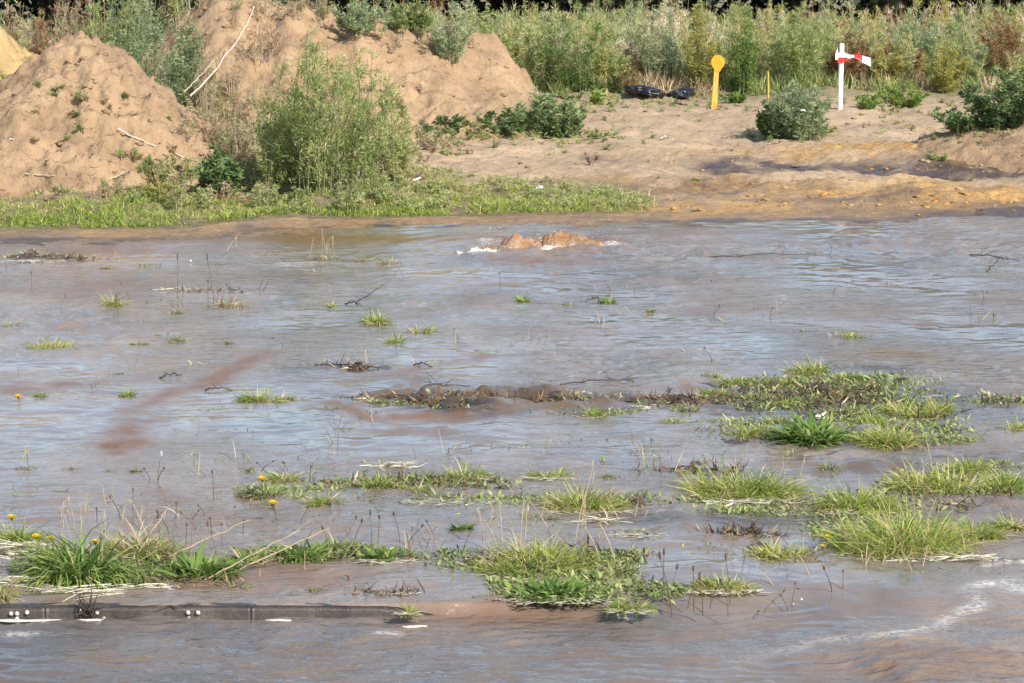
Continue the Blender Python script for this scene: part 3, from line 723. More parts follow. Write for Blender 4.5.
#   px, py (base), width px, height px, kind, straw share 0-1, pale mat 0/1, label
TUFTS = [
 (975, 474, 70, 22, 'y', .1, 0, 'thin bright grass behind the broad loose tuft at the right'),
 (905, 480, 40, 16, 'o', .2, 0, 'dull low sprigs behind the gap between the rounded and the loose tuft'),
 (850, 540, 60, 26, 'y', .2, 0, 'small grass clump at the left shoulder of the biggest tuft'),
 (975, 540, 60, 34, 'y', .15, 0, 'grass clump at the right shoulder of the biggest tuft'),
 (640, 590, 40, 14, 'o', .3, 0, 'sparse leaves right of the carpet of small broad leaves'),
 (300, 500, 40, 16, 'o', .2, 0, 'low leaves joining the yellow-flower clump to the dense tuft'),
 (420, 492, 44, 18, 'y', .2, 0, 'thin grass left of the bright tuft with straw base'),
 (690, 412, 50, 12, 'o', .2, 0, 'low leaves on dark mud at the left tip of the muddy bar'),
 (760, 402, 60, 14, 'o', .2, 0, 'leafy mat in the left middle of the muddy bar'),
 (655, 404, 40, 8, 'w', .3, 0, 'flat leaves on dark mud between the centre line and the muddy bar'),
 (500, 410, 30, 7, 'w', .3, 0, 'flat leaves just right of the brown muddy hump'),
 (430, 396, 30, 7, 'w', .3, 0, 'flat leaves just left of the brown muddy hump'),
 (112, 306, 30, 15, 'y', .2, 0, 'small yellow-green grass tuft standing alone far left beside thin stalks'),
 (145, 266, 26, 8, 'y', .1, 0, 'low green tuft in the farthest left water, just off the muddy edge'),
 (105, 268, 18, 5, 'y', .3, 0, 'tiny pale tuft left of the farthest low tuft on the left'),
 (47, 350, 62, 12, 'y', .0, 0, 'long narrow strip of short green grass near the left edge, mid-distance'),
 (8, 327, 26, 11, 'y', .1, 0, 'green tuft cut by the left edge of the picture, beyond the long grass strip'),
 (137, 345, 22, 8, 'y', .1, 0, 'small tuft in the left water between the long grass strip and a second small tuft'),
 (176, 343, 24, 10, 'g', .1, 0, 'small bright green tuft right of the long grass strip, with pink debris just behind it'),
 (224, 345, 22, 6, 'o', .1, 0, 'flat dull green sprig right of three small tufts in the left water'),
 (266, 402, 50, 17, 'y', .1, 0, 'bright green tuft with spreading blades right of the brown mud streak'),
 (129, 396, 20, 10, 'g', .0, 0, 'round little tuft left of the brown mud streak'),
 (114, 375, 22, 7, 'o', .1, 0, 'low tuft beside dark debris above the round little tuft'),
 (40, 398, 26, 9, 'g', .0, 0, 'little tuft beside a yellow flower at the left, mid-distance'),
 (225, 308, 42, 16, 's', .7, 0, 'tangled straw-coloured tuft with dark stalks far left of centre'),
 (173, 314, 18, 8, 'g', .1, 0, 'tiny green tuft at the foot of the tall dark stalk, far left'),
 (328, 307, 18, 8, 'y', .1, 0, 'tiny green tuft far left of centre at the left end of a floating twig'),
 (378, 324, 32, 20, 'y', .1, 1, 'dense dome-shaped tuft, the farthest of three close together left of centre'),
 (397, 344, 30, 14, 'y', .2, 0, 'drooping tuft, the nearest of three close together left of centre'),
 (421, 333, 28, 12, 'y', .2, 0, 'thin yellowish tuft, rightmost of three close together left of centre'),
 (325, 262, 30, 14, 's', .9, 0, 'dry straw tuft with tall thin stalks far left of the bubbling spring'),
 (391, 264, 26, 14, 's', 1.0, 0, 'dry straw tuft left of the bubbling spring, right one of a pair'),
 (362, 262, 16, 12, 's', 1.0, 0, 'dry straw tuft left of the bubbling spring, left one of a pair'),
 (525, 302, 9, 12, 'b', .0, 0, 'single tiny green sprout in open water below the bubbling spring'),
 (608, 303, 16, 10, 'b', .0, 0, 'small leafy sprig with dark debris at its left in open water right of centre'),
 (651, 313, 12, 8, 'b', .0, 0, 'tiny leafy sprig in open water right of the small leafy sprig'),
 (375, 404, 22, 9, 'w', .1, 0, 'pale low leaves at the left end of the churning debris line'),
 (398, 402, 30, 7, 'w', .3, 0, 'flattened leaves lying in the left part of the churning debris line'),
 (470, 411, 30, 9, 'w', .3, 0, 'flattened pale leaves on the brown muddy hump left of centre'),
 (592, 418, 32, 14, 'g', .2, 1, 'round pale green tuft at the near side of the debris line in the centre'),
 (675, 424, 24, 12, 'g', .2, 0, 'small tuft at the near side of the debris line, left of the muddy bar'),
 (590, 398, 70, 7, 'w', .3, 0, 'flattened leaves along the debris line in the centre'),
 (735, 384, 46, 12, 'y', .1, 0, 'short grass on the far left slope of the muddy bar'),
 (835, 398, 50, 12, 'y', .2, 0, 'yellowish grass in the centre of the muddy bar behind the dull patch'),
 (870, 428, 50, 16, 'g', .15, 0, 'grass behind the wide bright tuft on the muddy bar'),
 (790, 408, 50, 12, 'g', .2, 0, 'short grass in front of the low tuft left of the dome'),
 (718, 398, 60, 14, 'g', .1, 0, 'low mat of green leaves at the far left part of the muddy bar'),
 (712, 376, 16, 12, 'y', .1, 0, 'tiny upright tuft behind the left end of the muddy bar'),
 (778, 388, 50, 12, 'g', .2, 0, 'low green tuft on the muddy bar, left of the tallest dome tuft'),
 (813, 374, 44, 17, 'y', .0, 0, 'dome of bright grass on the far crest of the muddy bar'),
 (850, 382, 34, 12, 'g', .0, 0, 'low bright grass right of the dome on the muddy bar crest'),
 (890, 385, 46, 14, 'w', .1, 0, 'sprawling broad leaves at the right of the muddy bar crest'),
 (940, 412, 26, 24, 'y', .1, 0, 'upright narrow tuft at the far right end of the muddy bar'),
 (850, 338, 36, 9, 'y', .4, 0, 'thin pale sprouts in open water beyond the muddy bar, above the olive pool'),
 (805, 332, 24, 5, 'w', .3, 0, 'faint pale leaves floating left of the thin sprouts beyond the muddy bar'),
 (750, 438, 54, 18, 'y', .1, 0, 'short bright tuft at the near left side of the muddy bar'),
 (815, 444, 62, 36, 'b', .0, 0, 'dark broad-leaved plant sprawling on the near side of the muddy bar'),
 (780, 424, 40, 12, 'o', .1, 0, 'low leaves behind the short bright tuft on the muddy bar'),
 (893, 447, 76, 26, 'y', .0, 0, 'wide bright tuft on the near side of the muddy bar, right of the broad-leaved plant'),
 (915, 418, 60, 22, 'y', .1, 0, 'loose grass between the wide bright tuft and the upright narrow tuft'),
 (855, 415, 46, 16, 'o', .2, 0, 'dull leafy patch in the middle of the muddy bar'),
 (1012, 432, 40, 20, 'y', .0, 0, 'bright tuft at the right edge of the picture level with the muddy bar'),
 (1000, 398, 46, 9, 'w', .3, 1, 'flat leaves and debris near the right edge beyond the bright edge tuft'),
 (940, 402, 14, 6, 'w', .3, 0, 'tiny leaves beside debris right of the muddy bar crest'),
 (693, 475, 36, 12, 'o', .2, 0, 'flat small tuft above the left end of the large oblong tuft'),
 (745, 500, 118, 46, 'y', .12, 1, 'large oblong tuft resting on a rim of pale straw, right of centre'),
 (855, 512, 84, 42, 'y', .08, 1, 'large rounded tuft right of the oblong one'),
 (828, 512, 24, 16, 's', .6, 0, 'small straw tuft at the left foot of the large rounded tuft'),
 (945, 495, 112, 38, 'y', .1, 0, 'broad loose tuft behind the biggest tuft at the right'),
 (1003, 492, 78, 32, 'g', .05, 0, 'grey-green tuft at the right edge beside the broad loose tuft'),
 (908, 556, 158, 62, 'y', .12, 1, 'biggest tuft, bright green and shaggy, at the lower right'),
 (1016, 530, 40, 34, 'y', .1, 0, 'half-cut tuft at the right edge beside the biggest tuft'),
 (785, 560, 84, 24, 'y', .25, 0, 'low tuft beside orange flowers, left of the biggest tuft'),
 (735, 540, 44, 12, 's', .6, 0, 'brown dry low tuft above the low tuft with orange flowers'),
 (722, 592, 80, 28, 'y', .15, 1, 'sparse tuft with tall bare stalks at the lower right of centre'),
 (830, 472, 30, 20, 'o', .1, 0, 'small upright sprig in the channel between the muddy bar and the large tufts'),
 (1000, 468, 60, 14, 'o', .1, 0, 'thin low leaves at the right edge behind the grey-green tuft'),
 (465, 480, 64, 22, 'y', .1, 1, 'bright tuft with a pale straw base, left of centre in the middle row'),
 (382, 490, 42, 30, 'g', .1, 0, 'upright tuft left of the bright tuft with a pale straw base'),
 (328, 508, 50, 34, 'y', .1, 0, 'dense tuft between the two tall yellow flowers and the centre'),
 (360, 500, 60, 16, 'o', .15, 0, 'low mixed leaves behind the dense tuft right of the yellow flowers'),
 (440, 502, 100, 14, 'o', .3, 1, 'low mat of leaves and straw before the bright tuft with straw base'),
 (548, 479, 56, 16, 'y', .1, 1, 'short tuft in the centre of the middle row'),
 (612, 478, 30, 12, 'o', .1, 0, 'small dull tuft right of the short centre tuft'),
 (588, 512, 84, 38, 'y', .15, 1, 'round bushy tuft in the centre with pale stalks'),
 (545, 520, 50, 16, 'o', .2, 0, 'low leaves left of the round bushy centre tuft'),
 (640, 536, 60, 14, 'w', .3, 1, 'flat leaves with straw right below the round bushy centre tuft'),
 (537, 574, 136, 46, 'y', .15, 1, 'long shaggy tuft at the lower centre'),
 (556, 600, 120, 26, 'b', .05, 1, 'carpet of small broad leaves in front of the long shaggy tuft'),
 (618, 578, 70, 26, 'o', .35, 0, 'yellowing leafy clump at the right end of the long shaggy tuft'),
 (632, 612, 48, 24, 'g', .1, 1, 'grey-green tuft at the water edge right of the carpet of leaves'),
 (478, 568, 26, 14, 'g', .2, 0, 'small clump left of the long shaggy tuft'),
 (458, 530, 20, 18, 'b', .0, 0, 'lone upright leaf plant left above the long shaggy tuft'),
 (262, 498, 56, 24, 'o', .15, 0, 'leafy clump with two tall yellow flowers, left of centre'),
 (285, 482, 50, 20, 'y', .2, 0, 'thin grass behind the clump with two tall yellow flowers'),
 (246, 470, 18, 10, 'o', .3, 0, 'tiny sprig with seed heads above the two tall yellow flowers'),
 (75, 582, 96, 72, 'd', .08, 0, 'tall coarse strap-leaved clump at the lower left'),
 (18, 545, 60, 38, 'y', .1, 0, 'bright grass at the lower left edge behind the pale straw pile'),
 (0, 598, 34, 34, 'y', .3, 0, 'yellowing grass at the very left edge above the kerb'),
 (125, 560, 90, 44, 'y', .2, 0, 'grass behind the strap-leaved clump at the lower left'),
 (140, 584, 80, 30, 'o', .2, 0, 'leafy growth right of the foot of the strap-leaved clump'),
 (195, 582, 90, 44, 'b', .05, 0, 'broad-leaved green clump in the middle of the lower left bank'),
 (150, 560, 60, 62, 's', .9, 0, 'tall dry straw tuft rising from the lower left bank'),
 (245, 566, 50, 30, 'd', .1, 0, 'dark leafy clump at the right end of the lower left bank'),
 (300, 560, 80, 26, 'd', .15, 0, 'low dark leafy clump right of the lower left bank'),
 (340, 552, 60, 22, 'o', .15, 0, 'low leafy clump reaching into the water right of the lower left bank'),
 (388, 562, 70, 20, 'b', .15, 1, 'ragged low leaves left of the lower centre, at the end of the bank'),
 (232, 588, 40, 10, 'g', .1, 0, 'flat sprig in shallow brown water in front of the lower left bank'),
 (318, 590, 24, 10, 'g', .1, 0, 'faint small sprig in the brown shallows above the kerb'),
 (385, 594, 60, 10, 'w', .3, 1, 'flat leafy raft just above the right end of the kerb'),
 (404, 615, 20, 22, 'g', .2, 1, 'small pale tuft growing at the right end of the kerb'),
 (490, 600, 40, 8, 'o', .3, 0, 'thin debris sprig between kerb end and leaf carpet'),
 (20, 500, 40, 14, 'o', .2, 0, 'low leaves near the left edge beyond the yellow flowers'),
 (70, 470, 14, 10, 'o', .2, 0, 'tiny sprout left of the mud streak end, standing alone'),
 (28, 470, 26, 8, 'o', .2, 0, 'flat sprig close to the left edge, two rows above the flowers'),
 (136, 472, 16, 9, 'b', .1, 0, 'tiny leafy sprout beside the white seed head, left'),
 (112, 472, 14, 9, 'o', .2, 0, 'tiny sprout just left of the leafy sprout near the white seed head'),
 (60, 493, 20, 6, 'w', .3, 0, 'flat pale leaves left of the tiny leafy sprouts'),
]

matmb = MB()
flk = MB()


def tuft(px, py, w, h, kind, straw, pale, label, name='grass_tuft', cat='grass tuft'):
    x, y = P(px, py)
    s = F / y
    if py < 450: h *= 1.35; w *= 1.08
    m, lf, wf, tm, broad = KIND[kind]
    rx = w / s / 2
    ry = min(rx * .7, .09 + rx * .45)
    ry = max(ry, .03)
    y += ry * .75
    # what part of the height in the picture comes from blades standing up
    L = max(h / s * .98, .04) * lf * 1.14
    bw = .0050 * wf * (1 + (y - 13) * .045)
    n = int(np.clip(w * h * (.36 if not broad else .10) + 25, 30, 2200))
    z = max(float(Hg(x, y)), 0) if True else 0
    nc = max(2, int(w / 9))
    if kind == 'b' and h < 15: n = max(n // 2, 14)
    if kind == 'd': n = int(n * .42)
    main = blades_mb(int(n * (1 - straw * .7)), rx * .92, ry, L, bw, nc, tm, .17, .62, broad)
    big = True
    if big:
        root = empty(name, (x, y, z), label, cat)
        main.build('blades' if not broad else 'leaves', MAT[m], root)['kind'] = 'stuff'
        if straw > .05 and kind != 's':
            blades_mb(max(8, int(n * straw * .8)), rx * .95, ry, L * .9, bw * .7, nc, .6, .2, .5).build('dead_blades', MAT['straw'], root)['kind'] = 'stuff'
        if straw > .05 and kind == 's':
            blades_mb(max(8, int(n * .3)), rx * .95, ry, L * .7, bw, nc, .45, .2, .5).build('green_blades', MAT['weed'], root)['kind'] = 'stuff'
        # mud and leaf litter held at the foot
        lt = MB(); flakes(lt, int(w * 1.2), rx * 1.05, ry * 1.05, .03, .004, tm=.35)
        lt.build('leaf_litter', MAT['straw'], root)['kind'] = 'stuff'
        if pale:
            pm = MB(); k = int(w * 1.0)
            flakes(pm, k, rx * 1.0, ry * .45, .045, .004, cx=.04 * rx, cy=-ry * .9, tm=.45)
            pm.build('pale_straw', MAT['cream'], root)['kind'] = 'stuff'
    else:
        o = main.build(name, MAT[m], None, (x, y, z))
        meta(o, label, cat)
    flakes(flk, int(w * .35), rx * 1.5, ry * 1.6, .028, .007, x, y, .45)
    return


for t in TUFTS:
    nm, ct = ('grass_tuft', 'grass tuft') if t[4] in 'gyds' else ('leafy_plant', 'plant')
    tuft(*t, name=nm, cat=ct)

# leaf carpet on the mud bar and the near banks: nobody could count it
cov = MB()
for (a, b, rx_, ry_, n, tm) in ((815, 395, 130, 18, 1900, .5), (900, 430, 90, 16, 900, .55), (130, 570, 110, 9, 700, .4), (560, 585, 75, 18, 1500, .5), (950, 488, 80, 10, 600, .5), (590, 402, 80, 5, 240, .5), (450, 404, 90, 6, 200, .4),
                                 (420, 484, 110, 8, 800, .4), (760, 430, 70, 12, 500, .5), (320, 552, 90, 8, 500, .4), (620, 500, 50, 8, 200, .4), (45, 258, 60, 3, 120, .6), (1000, 400, 60, 6, 200, .5), (840, 382, 110, 8, 700, .55), (850, 440, 90, 6, 300, .5), (700, 500, 60, 8, 120, .4), (860, 505, 120, 16, 500, .55), (640, 590, 60, 10, 200, .4), (60, 560, 80, 16, 500, .5), (470, 560, 60, 12, 200, .4), (590, 412, 60, 4, 160, .5), (760, 510, 70, 8, 260, .6), (900, 530, 110, 14, 500, .6), (300, 490, 70, 6, 200, .55), (880, 425, 110, 14, 500, .6), (620, 560, 50, 12, 300, .5), (500, 500, 90, 6, 250, .5), (960, 470, 70, 8, 300, .6)):
    X0, Y0 = P(a, b); ax = rx_ * Y0 / F; ay = (P(a, b - ry_)[1] - P(a, b + ry_)[1]) / 2
    n = int(n * 1.7)
    p, _ = clump_pts(n, ax, ay, 20, .32)
    xx = X0 + p[:, 0]; yy = Y0 + p[:, 1]
    zz = np.maximum(Hg(xx, yy), 0) - .004
    cov.leaves(np.c_[xx, yy, zz], R.random(n) * 6.28, R.uniform(.1, 1.1, n), R.uniform(.02, .06, n), R.uniform(.008, .018, n), R.uniform(.2, 1, n), LF, np.clip(R.normal(tm, .2, n), 0, 1), R.normal(0, .4, n))
meta(cov.build('ground_cover', MAT['weed']), 'scattered small leaves growing over the mud bars and shallow banks', 'ground cover', kind='stuff')

dk = MB(); dl = MB()
for (a, b, rx_, ry_, n) in ((400, 398, 70, 5, 260), (470, 404, 60, 8, 500), (560, 402, 70, 7, 450), (650, 402, 60, 5, 320), (790, 396, 130, 14, 900), (880, 410, 80, 14, 700), (345, 367, 40, 2, 160), (420, 484, 110, 7, 420), (560, 560, 100, 14, 350), (130, 574, 110, 9, 500), (50, 258, 60, 3, 200),
                            (740, 534, 50, 5, 300), (225, 291, 50, 2, 120), (1000, 400, 50, 4, 160), (620, 505, 60, 8, 200), (385, 594, 50, 4, 160), (940, 500, 90, 14, 300), (690, 470, 60, 4, 140)):
    X0, Y0 = P(a, b); ax = rx_ * Y0 / F; ay = (P(a, b - ry_)[1] - P(a, b + ry_)[1]) / 2
    p, _ = clump_pts(n, ax, ay, 12, .35)
    xx = X0 + p[:, 0]; yy = Y0 + p[:, 1]; zz = np.maximum(Hg(xx, yy), 0) - .002
    h2 = R.random(n) < .72
    for mbx, k in ((dk, h2), (dl, ~h2)):
        q = int(k.sum())
        mbx.leaves(np.c_[xx, yy, zz][k], R.normal(0, .9, q) + (R.random(q) > .5) * math.pi, R.normal(.25, .35, q), R.uniform(.02, .11, q), R.uniform(.005, .016, q), R.normal(0, .6, q), [.5, 1, .7, .2], np.clip(R.normal(.3, .25, q), 0, 1), R.normal(0, .6, q))
meta(dk.build('dead_litter', MAT['brownstalk']), 'dark dead leaves and roots caught along the mud bars', 'litter', kind='stuff')
meta(dl.build('dead_litter', MAT['straw']), 'straw coloured dead leaves caught along the mud bars', 'litter', kind='stuff')

ss, sd2 = MB(), MB()
for i in range(230):
    a = R.uniform(-20, 1044); b = 255 + R.random() ** .75 * 345
    x, y = P(a, b)
    if y < KY + .1 or float(fbm(x * .5, y * .35, 610, 2)) < -.15: continue
    k = int(R.integers(3, 16)); r = R.uniform(.02, .16)
    q = np.c_[x + R.normal(0, r, k), y + R.normal(0, r, k), np.full(k, -.006)]
    if R.random() < .6:
        ss.leaves(q, R.random(k) * 6.28, R.uniform(.1, 1.3, k), R.uniform(.02, .07, k), R.uniform(.005, .012, k), R.uniform(.2, 1.5, k), LF, np.clip(R.normal(.5, .2, k), 0, 1), R.normal(0, .4, k))
    else:
        sd2.leaves(q, R.random(k) * 6.28, R.uniform(.5, 1.5, k), R.uniform(.04, .18, k), R.uniform(.003, .006, k), R.uniform(0, 1.2, k), GR, np.clip(R.normal(.4, .25, k), 0, 1), R.normal(0, .4, k))
meta(ss.build('water_sprigs', MAT['weed']), 'tiny sprigs of green scattered through the shallow water', 'sprigs', kind='stuff')
meta(sd2.build('dead_stems', MAT['straw']), 'thin bent dead stems scattered through the shallow water', 'dead stems', kind='stuff')

# bits of bleached straw and leaf adrift
n = 2200
pxs = R.uniform(-50, 1070, n); pys = 262 + (R.random(n) ** .8) * 350
xy = np.array([P(a, b) for a, b in zip(pxs, pys)])
keep = fbm(xy[:, 0] * .7, xy[:, 1] * .5, 88, 3) > .12
xy = xy[keep]; n = len(xy)
flk.leaves(np.c_[xy, np.full(n, .008)], R.normal(0, .4, n), R.normal(.03, .1, n), R.uniform(.02, .09, n), R.uniform(.005, .012, n), 0, [.5, 1, .7, .2], np.clip(R.normal(.3, .25, n), 0, 1))
meta(flk.build('floating_debris', MAT['straw']), 'bits of straw and leaf adrift on the flood water', 'debris', kind='stuff')


# bleached straw piles
def straw_pile(px, py, w, hpx, n, label, size=.09, dz=.02):
    x, y = P(px, py); s = F / y
    mb = MB(); rx = w / s / 2; ry = max(hpx / s * 1.5, .05)
    th = R.random(n) * 6.28; r = R.random(n) ** .7 * (1 + .5 * np.sin(th * 3 + px) + .3 * np.sin(th * 7))
    Pp = np.c_[rx * r * np.cos(th), ry * r * np.sin(th), .005 + dz * R.random(n) * np.clip(1 - r, 0, 1)]
    mb.leaves(Pp, R.normal(.1, .35, n) + (R.random(n) > .5) * math.pi, R.normal(.05, .12, n), size * (.4 + R.random(n)), .007 * (.5 + R.random(n)), .1, [.6, 1, .8, .3], np.clip(R.normal(.5, .25, n), 0, 1), R.normal(0, .3, n))
    z = max(0, float(Hg(x, y)))
    o = empty('straw_pile', (x, y, z), label, 'dead straw')
    mb.build('straws', MAT['cream'], o)['kind'] = 'stuff'


straw_pile(18, 552, 74, 16, 520, 'pale heap of bleached straw at the lower left edge beside the strap-leaved clump', .1, .05)
straw_pile(10, 584, 44, 12, 240, 'small pale straw heap above the kerb at the very left', .08, .04)
straw_pile(78, 592, 80, 5, 90, 'long pale stalks floating at the foot of the strap-leaved clump', .2, .015)
straw_pile(150, 588, 60, 5, 70, 'brown and cream litter at the water edge below the lower left bank', .06)
straw_pile(400, 466, 40, 4, 90, 'flat pale straw raft behind the bright middle-row tuft, left of centre', .07)
straw_pile(745, 504, 100, 3, 110, 'rim of pale straw along the near side of the large oblong tuft', .1)
straw_pile(965, 560, 110, 3, 120, 'thin line of bleached straw in front of the biggest tuft', .1)
straw_pile(600, 522, 50, 4, 70, 'pale straw raft below the round bushy centre tuft', .08)
straw_pile(30, 262, 80, 3, 90, 'brown straw drift near the far left edge of the water', .1)
straw_pile(175, 290, 70, 2, 50, 'thin line of reddish debris in the far left water', .07)
straw_pile(895, 484, 30, 3, 40, 'small cream straw patch behind the large rounded tuft', .07)
straw_pile(640, 408, 110, 3, 60, 'pale debris caught along the centre of the churning line', .06)
straw_pile(935, 362 + 36, 60, 2, 40, 'line of pale debris right of the muddy bar crest', .06)


# ------------------------------------------------------------------ stalks with seed heads
def stalk_mesh(kind, L):
    st = MB()
    k = 6; s = np.linspace(0, 1, k)
    bx = R.normal(0, .24) * L; by = R.normal(0, .2) * L
    path = np.stack([bx * s ** 1.6, by * s ** 1.6, L * s - .02], 1)
    st.tubes([path], [np.linspace(.0028, .0018, k)], .5, 4)
    hd = MB()
    tip = path[-1]
    if kind == 'plantain':
        k2 = 7; q = np.linspace(0, 1, k2)
        p2 = tip + np.stack([bx * .1 * q, by * .1 * q, q * .035], 1)
        hd.tubes([p2], [np.array([.001, .0045, .0055, .0055, .005, .0035, .0005])], .3, 6)
    elif kind == 'dry':
        n = 14
        hd.leaves(tip[None] - np.array([0, 0, 1]) * R.random((n, 1)) * .1, R.random(n) * 6.28, R.uniform(.9, 1.4, n), R.uniform(.02, .04, n), .003, 0, DL, R.uniform(.4, .9, n))
    else:
        n = 60
        hd.leaves(np.repeat(tip[None], n, 0), R.random(n) * 6.28, R.uniform(-1.2, 1.5, n), .015, .003, 0, DL, R.uniform(.8, 1, n))
    return st.mesh('stem'), hd.mesh('seed_head')


ST = {}


def stalk(px, py, hpx, kind, label, group):
    x, y = P(px, py); s = F / y; L = hpx / s
    key = (kind, int(R.integers(0, 4)))
    if key not in ST: ST[key] = stalk_mesh(kind, .2)
    a, b = ST[key]
    o = empty('plantain_stalk' if kind == 'plantain' else 'dry_stalk', (x, y, max(0, float(Hg(x, y)))), label, 'stalk', group, R.random() * 6.28)
    o.scale = (1 + .4 * R.random(), 1, L / .2)
    link_mesh('stem', a, MAT['brownstalk' if kind == 'plantain' else 'drystem'], o)
    link_mesh('seed_head', b, MAT['brownstalk' if kind == 'plantain' else 'straw'], o)


ORD = ['leftmost', 'second', 'third', 'fourth', 'fifth', 'sixth', 'seventh', 'eighth', 'ninth', 'tenth', 'eleventh', 'twelfth', 'thirteenth', 'fourteenth', 'fifteenth', 'sixteenth', 'seventeenth', 'eighteenth', 'nineteenth', 'twentieth']


def stalks(pts, kind, label, group):
    pts = sorted(pts)
    for i, p in enumerate(pts):
        o = 'leftmost' if i == 0 else 'rightmost' if i == len(pts) - 1 else ORD[i] + ' from the left'
        stalk(*p, kind, label + ', ' + o, group)


stalks([(133, 505 + 5, 22), (150, 480, 14), (158, 480, 16), (166, 500, 12), (176, 520, 18), (120, 515, 20), (97, 520, 16), (197, 530, 22), (212, 535, 18), (222, 545, 22), (186, 548, 25), (160, 545, 30), (235, 520, 14), (205, 515, 12), (170, 535, 26), (218, 560, 38), (192, 520, 12)],
       'plantain', 'seed-head stalk behind the lower left bank', 'seed-head stalks behind the lower left bank')
stalks([(262, 470, 12), (268, 475, 14), (283, 478, 16), (288, 472, 12), (310, 480, 14), (250, 510, 20), (277, 520, 18), (300, 525, 20), (243, 535, 16), (214, 500, 30)],
       'plantain', 'seed-head stalk around the two tall yellow flowers', 'seed-head stalks around the tall yellow flowers')
stalks([(345, 545, 26), (352, 550, 32), (400, 540, 30), (408, 545, 24), (435, 540, 22), (462, 555, 30), (372, 550, 40), (378, 545, 30), (332, 552, 30)],
       'plantain', 'brown stalk in water left of the lower centre', 'brown stalks left of the lower centre')
stalks([(483, 545, 46), (488, 548, 44), (503, 552, 60), (520, 548, 55), (525, 540, 40), (575, 545, 60), (582, 520, 62), (586, 530, 66), (553, 540, 42), (600, 560, 40), (541, 520, 30), (498, 550, 38), (616, 565, 50)],
       'dry', 'tall pale stalk among the lower centre tufts', 'pale stalks of the lower centre')
stalks([(688, 605, 34), (694, 608, 42), (703, 612, 40), (710, 606, 30), (730, 600, 44), (663, 600, 52), (668, 606, 40), (728, 614, 26), (764, 612, 20), (788, 610, 18), (792, 604, 20), (832, 590, 28), (843, 588, 18), (672, 612, 60)],
       'plantain', 'bare dark stalk in open water, lower right', 'bare stalks at the lower right of centre')
stalks([(912, 572, 24), (922, 574, 22), (809, 575, 22), (730, 480, 30), (738, 485, 32), (780, 480, 26), (932, 470, 34), (800, 478, 22)],
       'dry', 'pale dry stalk beside the large right tufts', 'pale stalks at the right')
stalks([(178, 305, 50), (214, 303, 48), (130, 300, 16), (233, 306, 22), (208, 306, 26), (60, 310, 14), (118, 312, 18), (32, 290, 18), (7, 268, 26)],
       'plantain', 'thin dark stalk in the far left water', 'dark stalks in the far left water')
stalks([(318, 262, 30), (332, 264, 26), (340, 262, 20), (287, 270, 20), (224, 258, 22), (120, 262, 14), (310, 258, 22), (327, 262, 34)],
       'dry', 'pale thin stalk in water left of the spring', 'pale stalks far left of the spring')
stalks([(981, 305, 12), (778, 312, 10), (713, 316, 12), (712, 360, 14), (833, 295, 8), (830, 255, 9), (984, 300, 10), (770, 318, 12), (500, 285, 12)],
       'plantain', 'short dark stalk in the far right water', 'short stalks in the far right water')
stalks([(102, 575, 92), (72, 545, 40), (60, 530, 30), (90, 525, 34), (75, 532, 38), (82, 560, 56), (28, 470, 30), (20, 474, 26)],
       'dry', 'straight pale stalk near the strap-leaved clump', 'pale stalks at the lower left')

# white dandelion clock, left
x, y = P(157, 485)
o = empty('dandelion_clock', (x, y, 0), 'white round seed head on a thin stem above the mud streak end, left', 'seed head')
a, b = stalk_mesh('clock', 34 * y / F)
link_mesh('stem', a, MAT['stem'], o); link_mesh('seed_ball', b, MAT['cream'], o)


# yellow flowers
def flower(px, py, hpx, wpx, label, tilt=.5):
    """py is where the flower head is seen; the stem goes down hpx"""
    x, y = P(px, py + hpx); s = F / y; L = hpx / s; r = wpx / s / 2
    o = empty('yellow_flower', (x, y, 0), label, 'flower')
    st = MB(); k = 6; q = np.linspace(0, 1, k)
    path = np.stack([.02 * np.sin(q * 3), -.01 * q, L * q], 1)
    st.tubes([path], [np.full(k, .0025)], .5, 5); st.build('stem', MAT['stem'], o)
    hd = MB(); n = 46
    az = np.arange(n) * 2.399; ring = np.sqrt(np.arange(n) / n)
    hd.leaves(np.repeat(path[-1][None], n, 0), az, 1.35 - ring * 1.25, r * (.55 + .55 * ring), r * .32, -.1, [.5, .9, 1, .8], R.uniform(0, 1, n))
    hd.build('petals', MAT['petal'], o)
    ca = MB(); ca.tubes([np.array([path[-1] + (0, 0, -.014), path[-1] + (0, 0, -.004), path[-1] + (0, 0, .003)])], [np.array([.003, .008, .009])], .5, 8)
    ca.build('calyx', MAT['stem'], o)


flower(262, 479, 18, 11, 'yellow flower, upper of the two tall ones left of centre')
flower(273, 503, 20, 12, 'yellow flower, lower of the two tall ones left of centre')
flower(12, 517, 22, 11, 'yellow flower nearest the left edge at the lower left')
flower(37, 536, 26, 11, 'yellow flower, left one of the close pair at the lower left')
flower(51, 538, 26, 11, 'yellow flower, right one of the close pair at the lower left')
flower(96, 541, 30, 10, 'yellow flower beside the tall pale stalk at the lower left')
flower(18, 397, 5, 9, 'yellow flower floating low near the left edge, mid-distance')
flower(822, 546, 10, 7, 'small orange-yellow flower left of the biggest tuft, lower of two')
flower(826, 536, 14, 7, 'small orange-yellow flower left of the biggest tuft, upper of two')


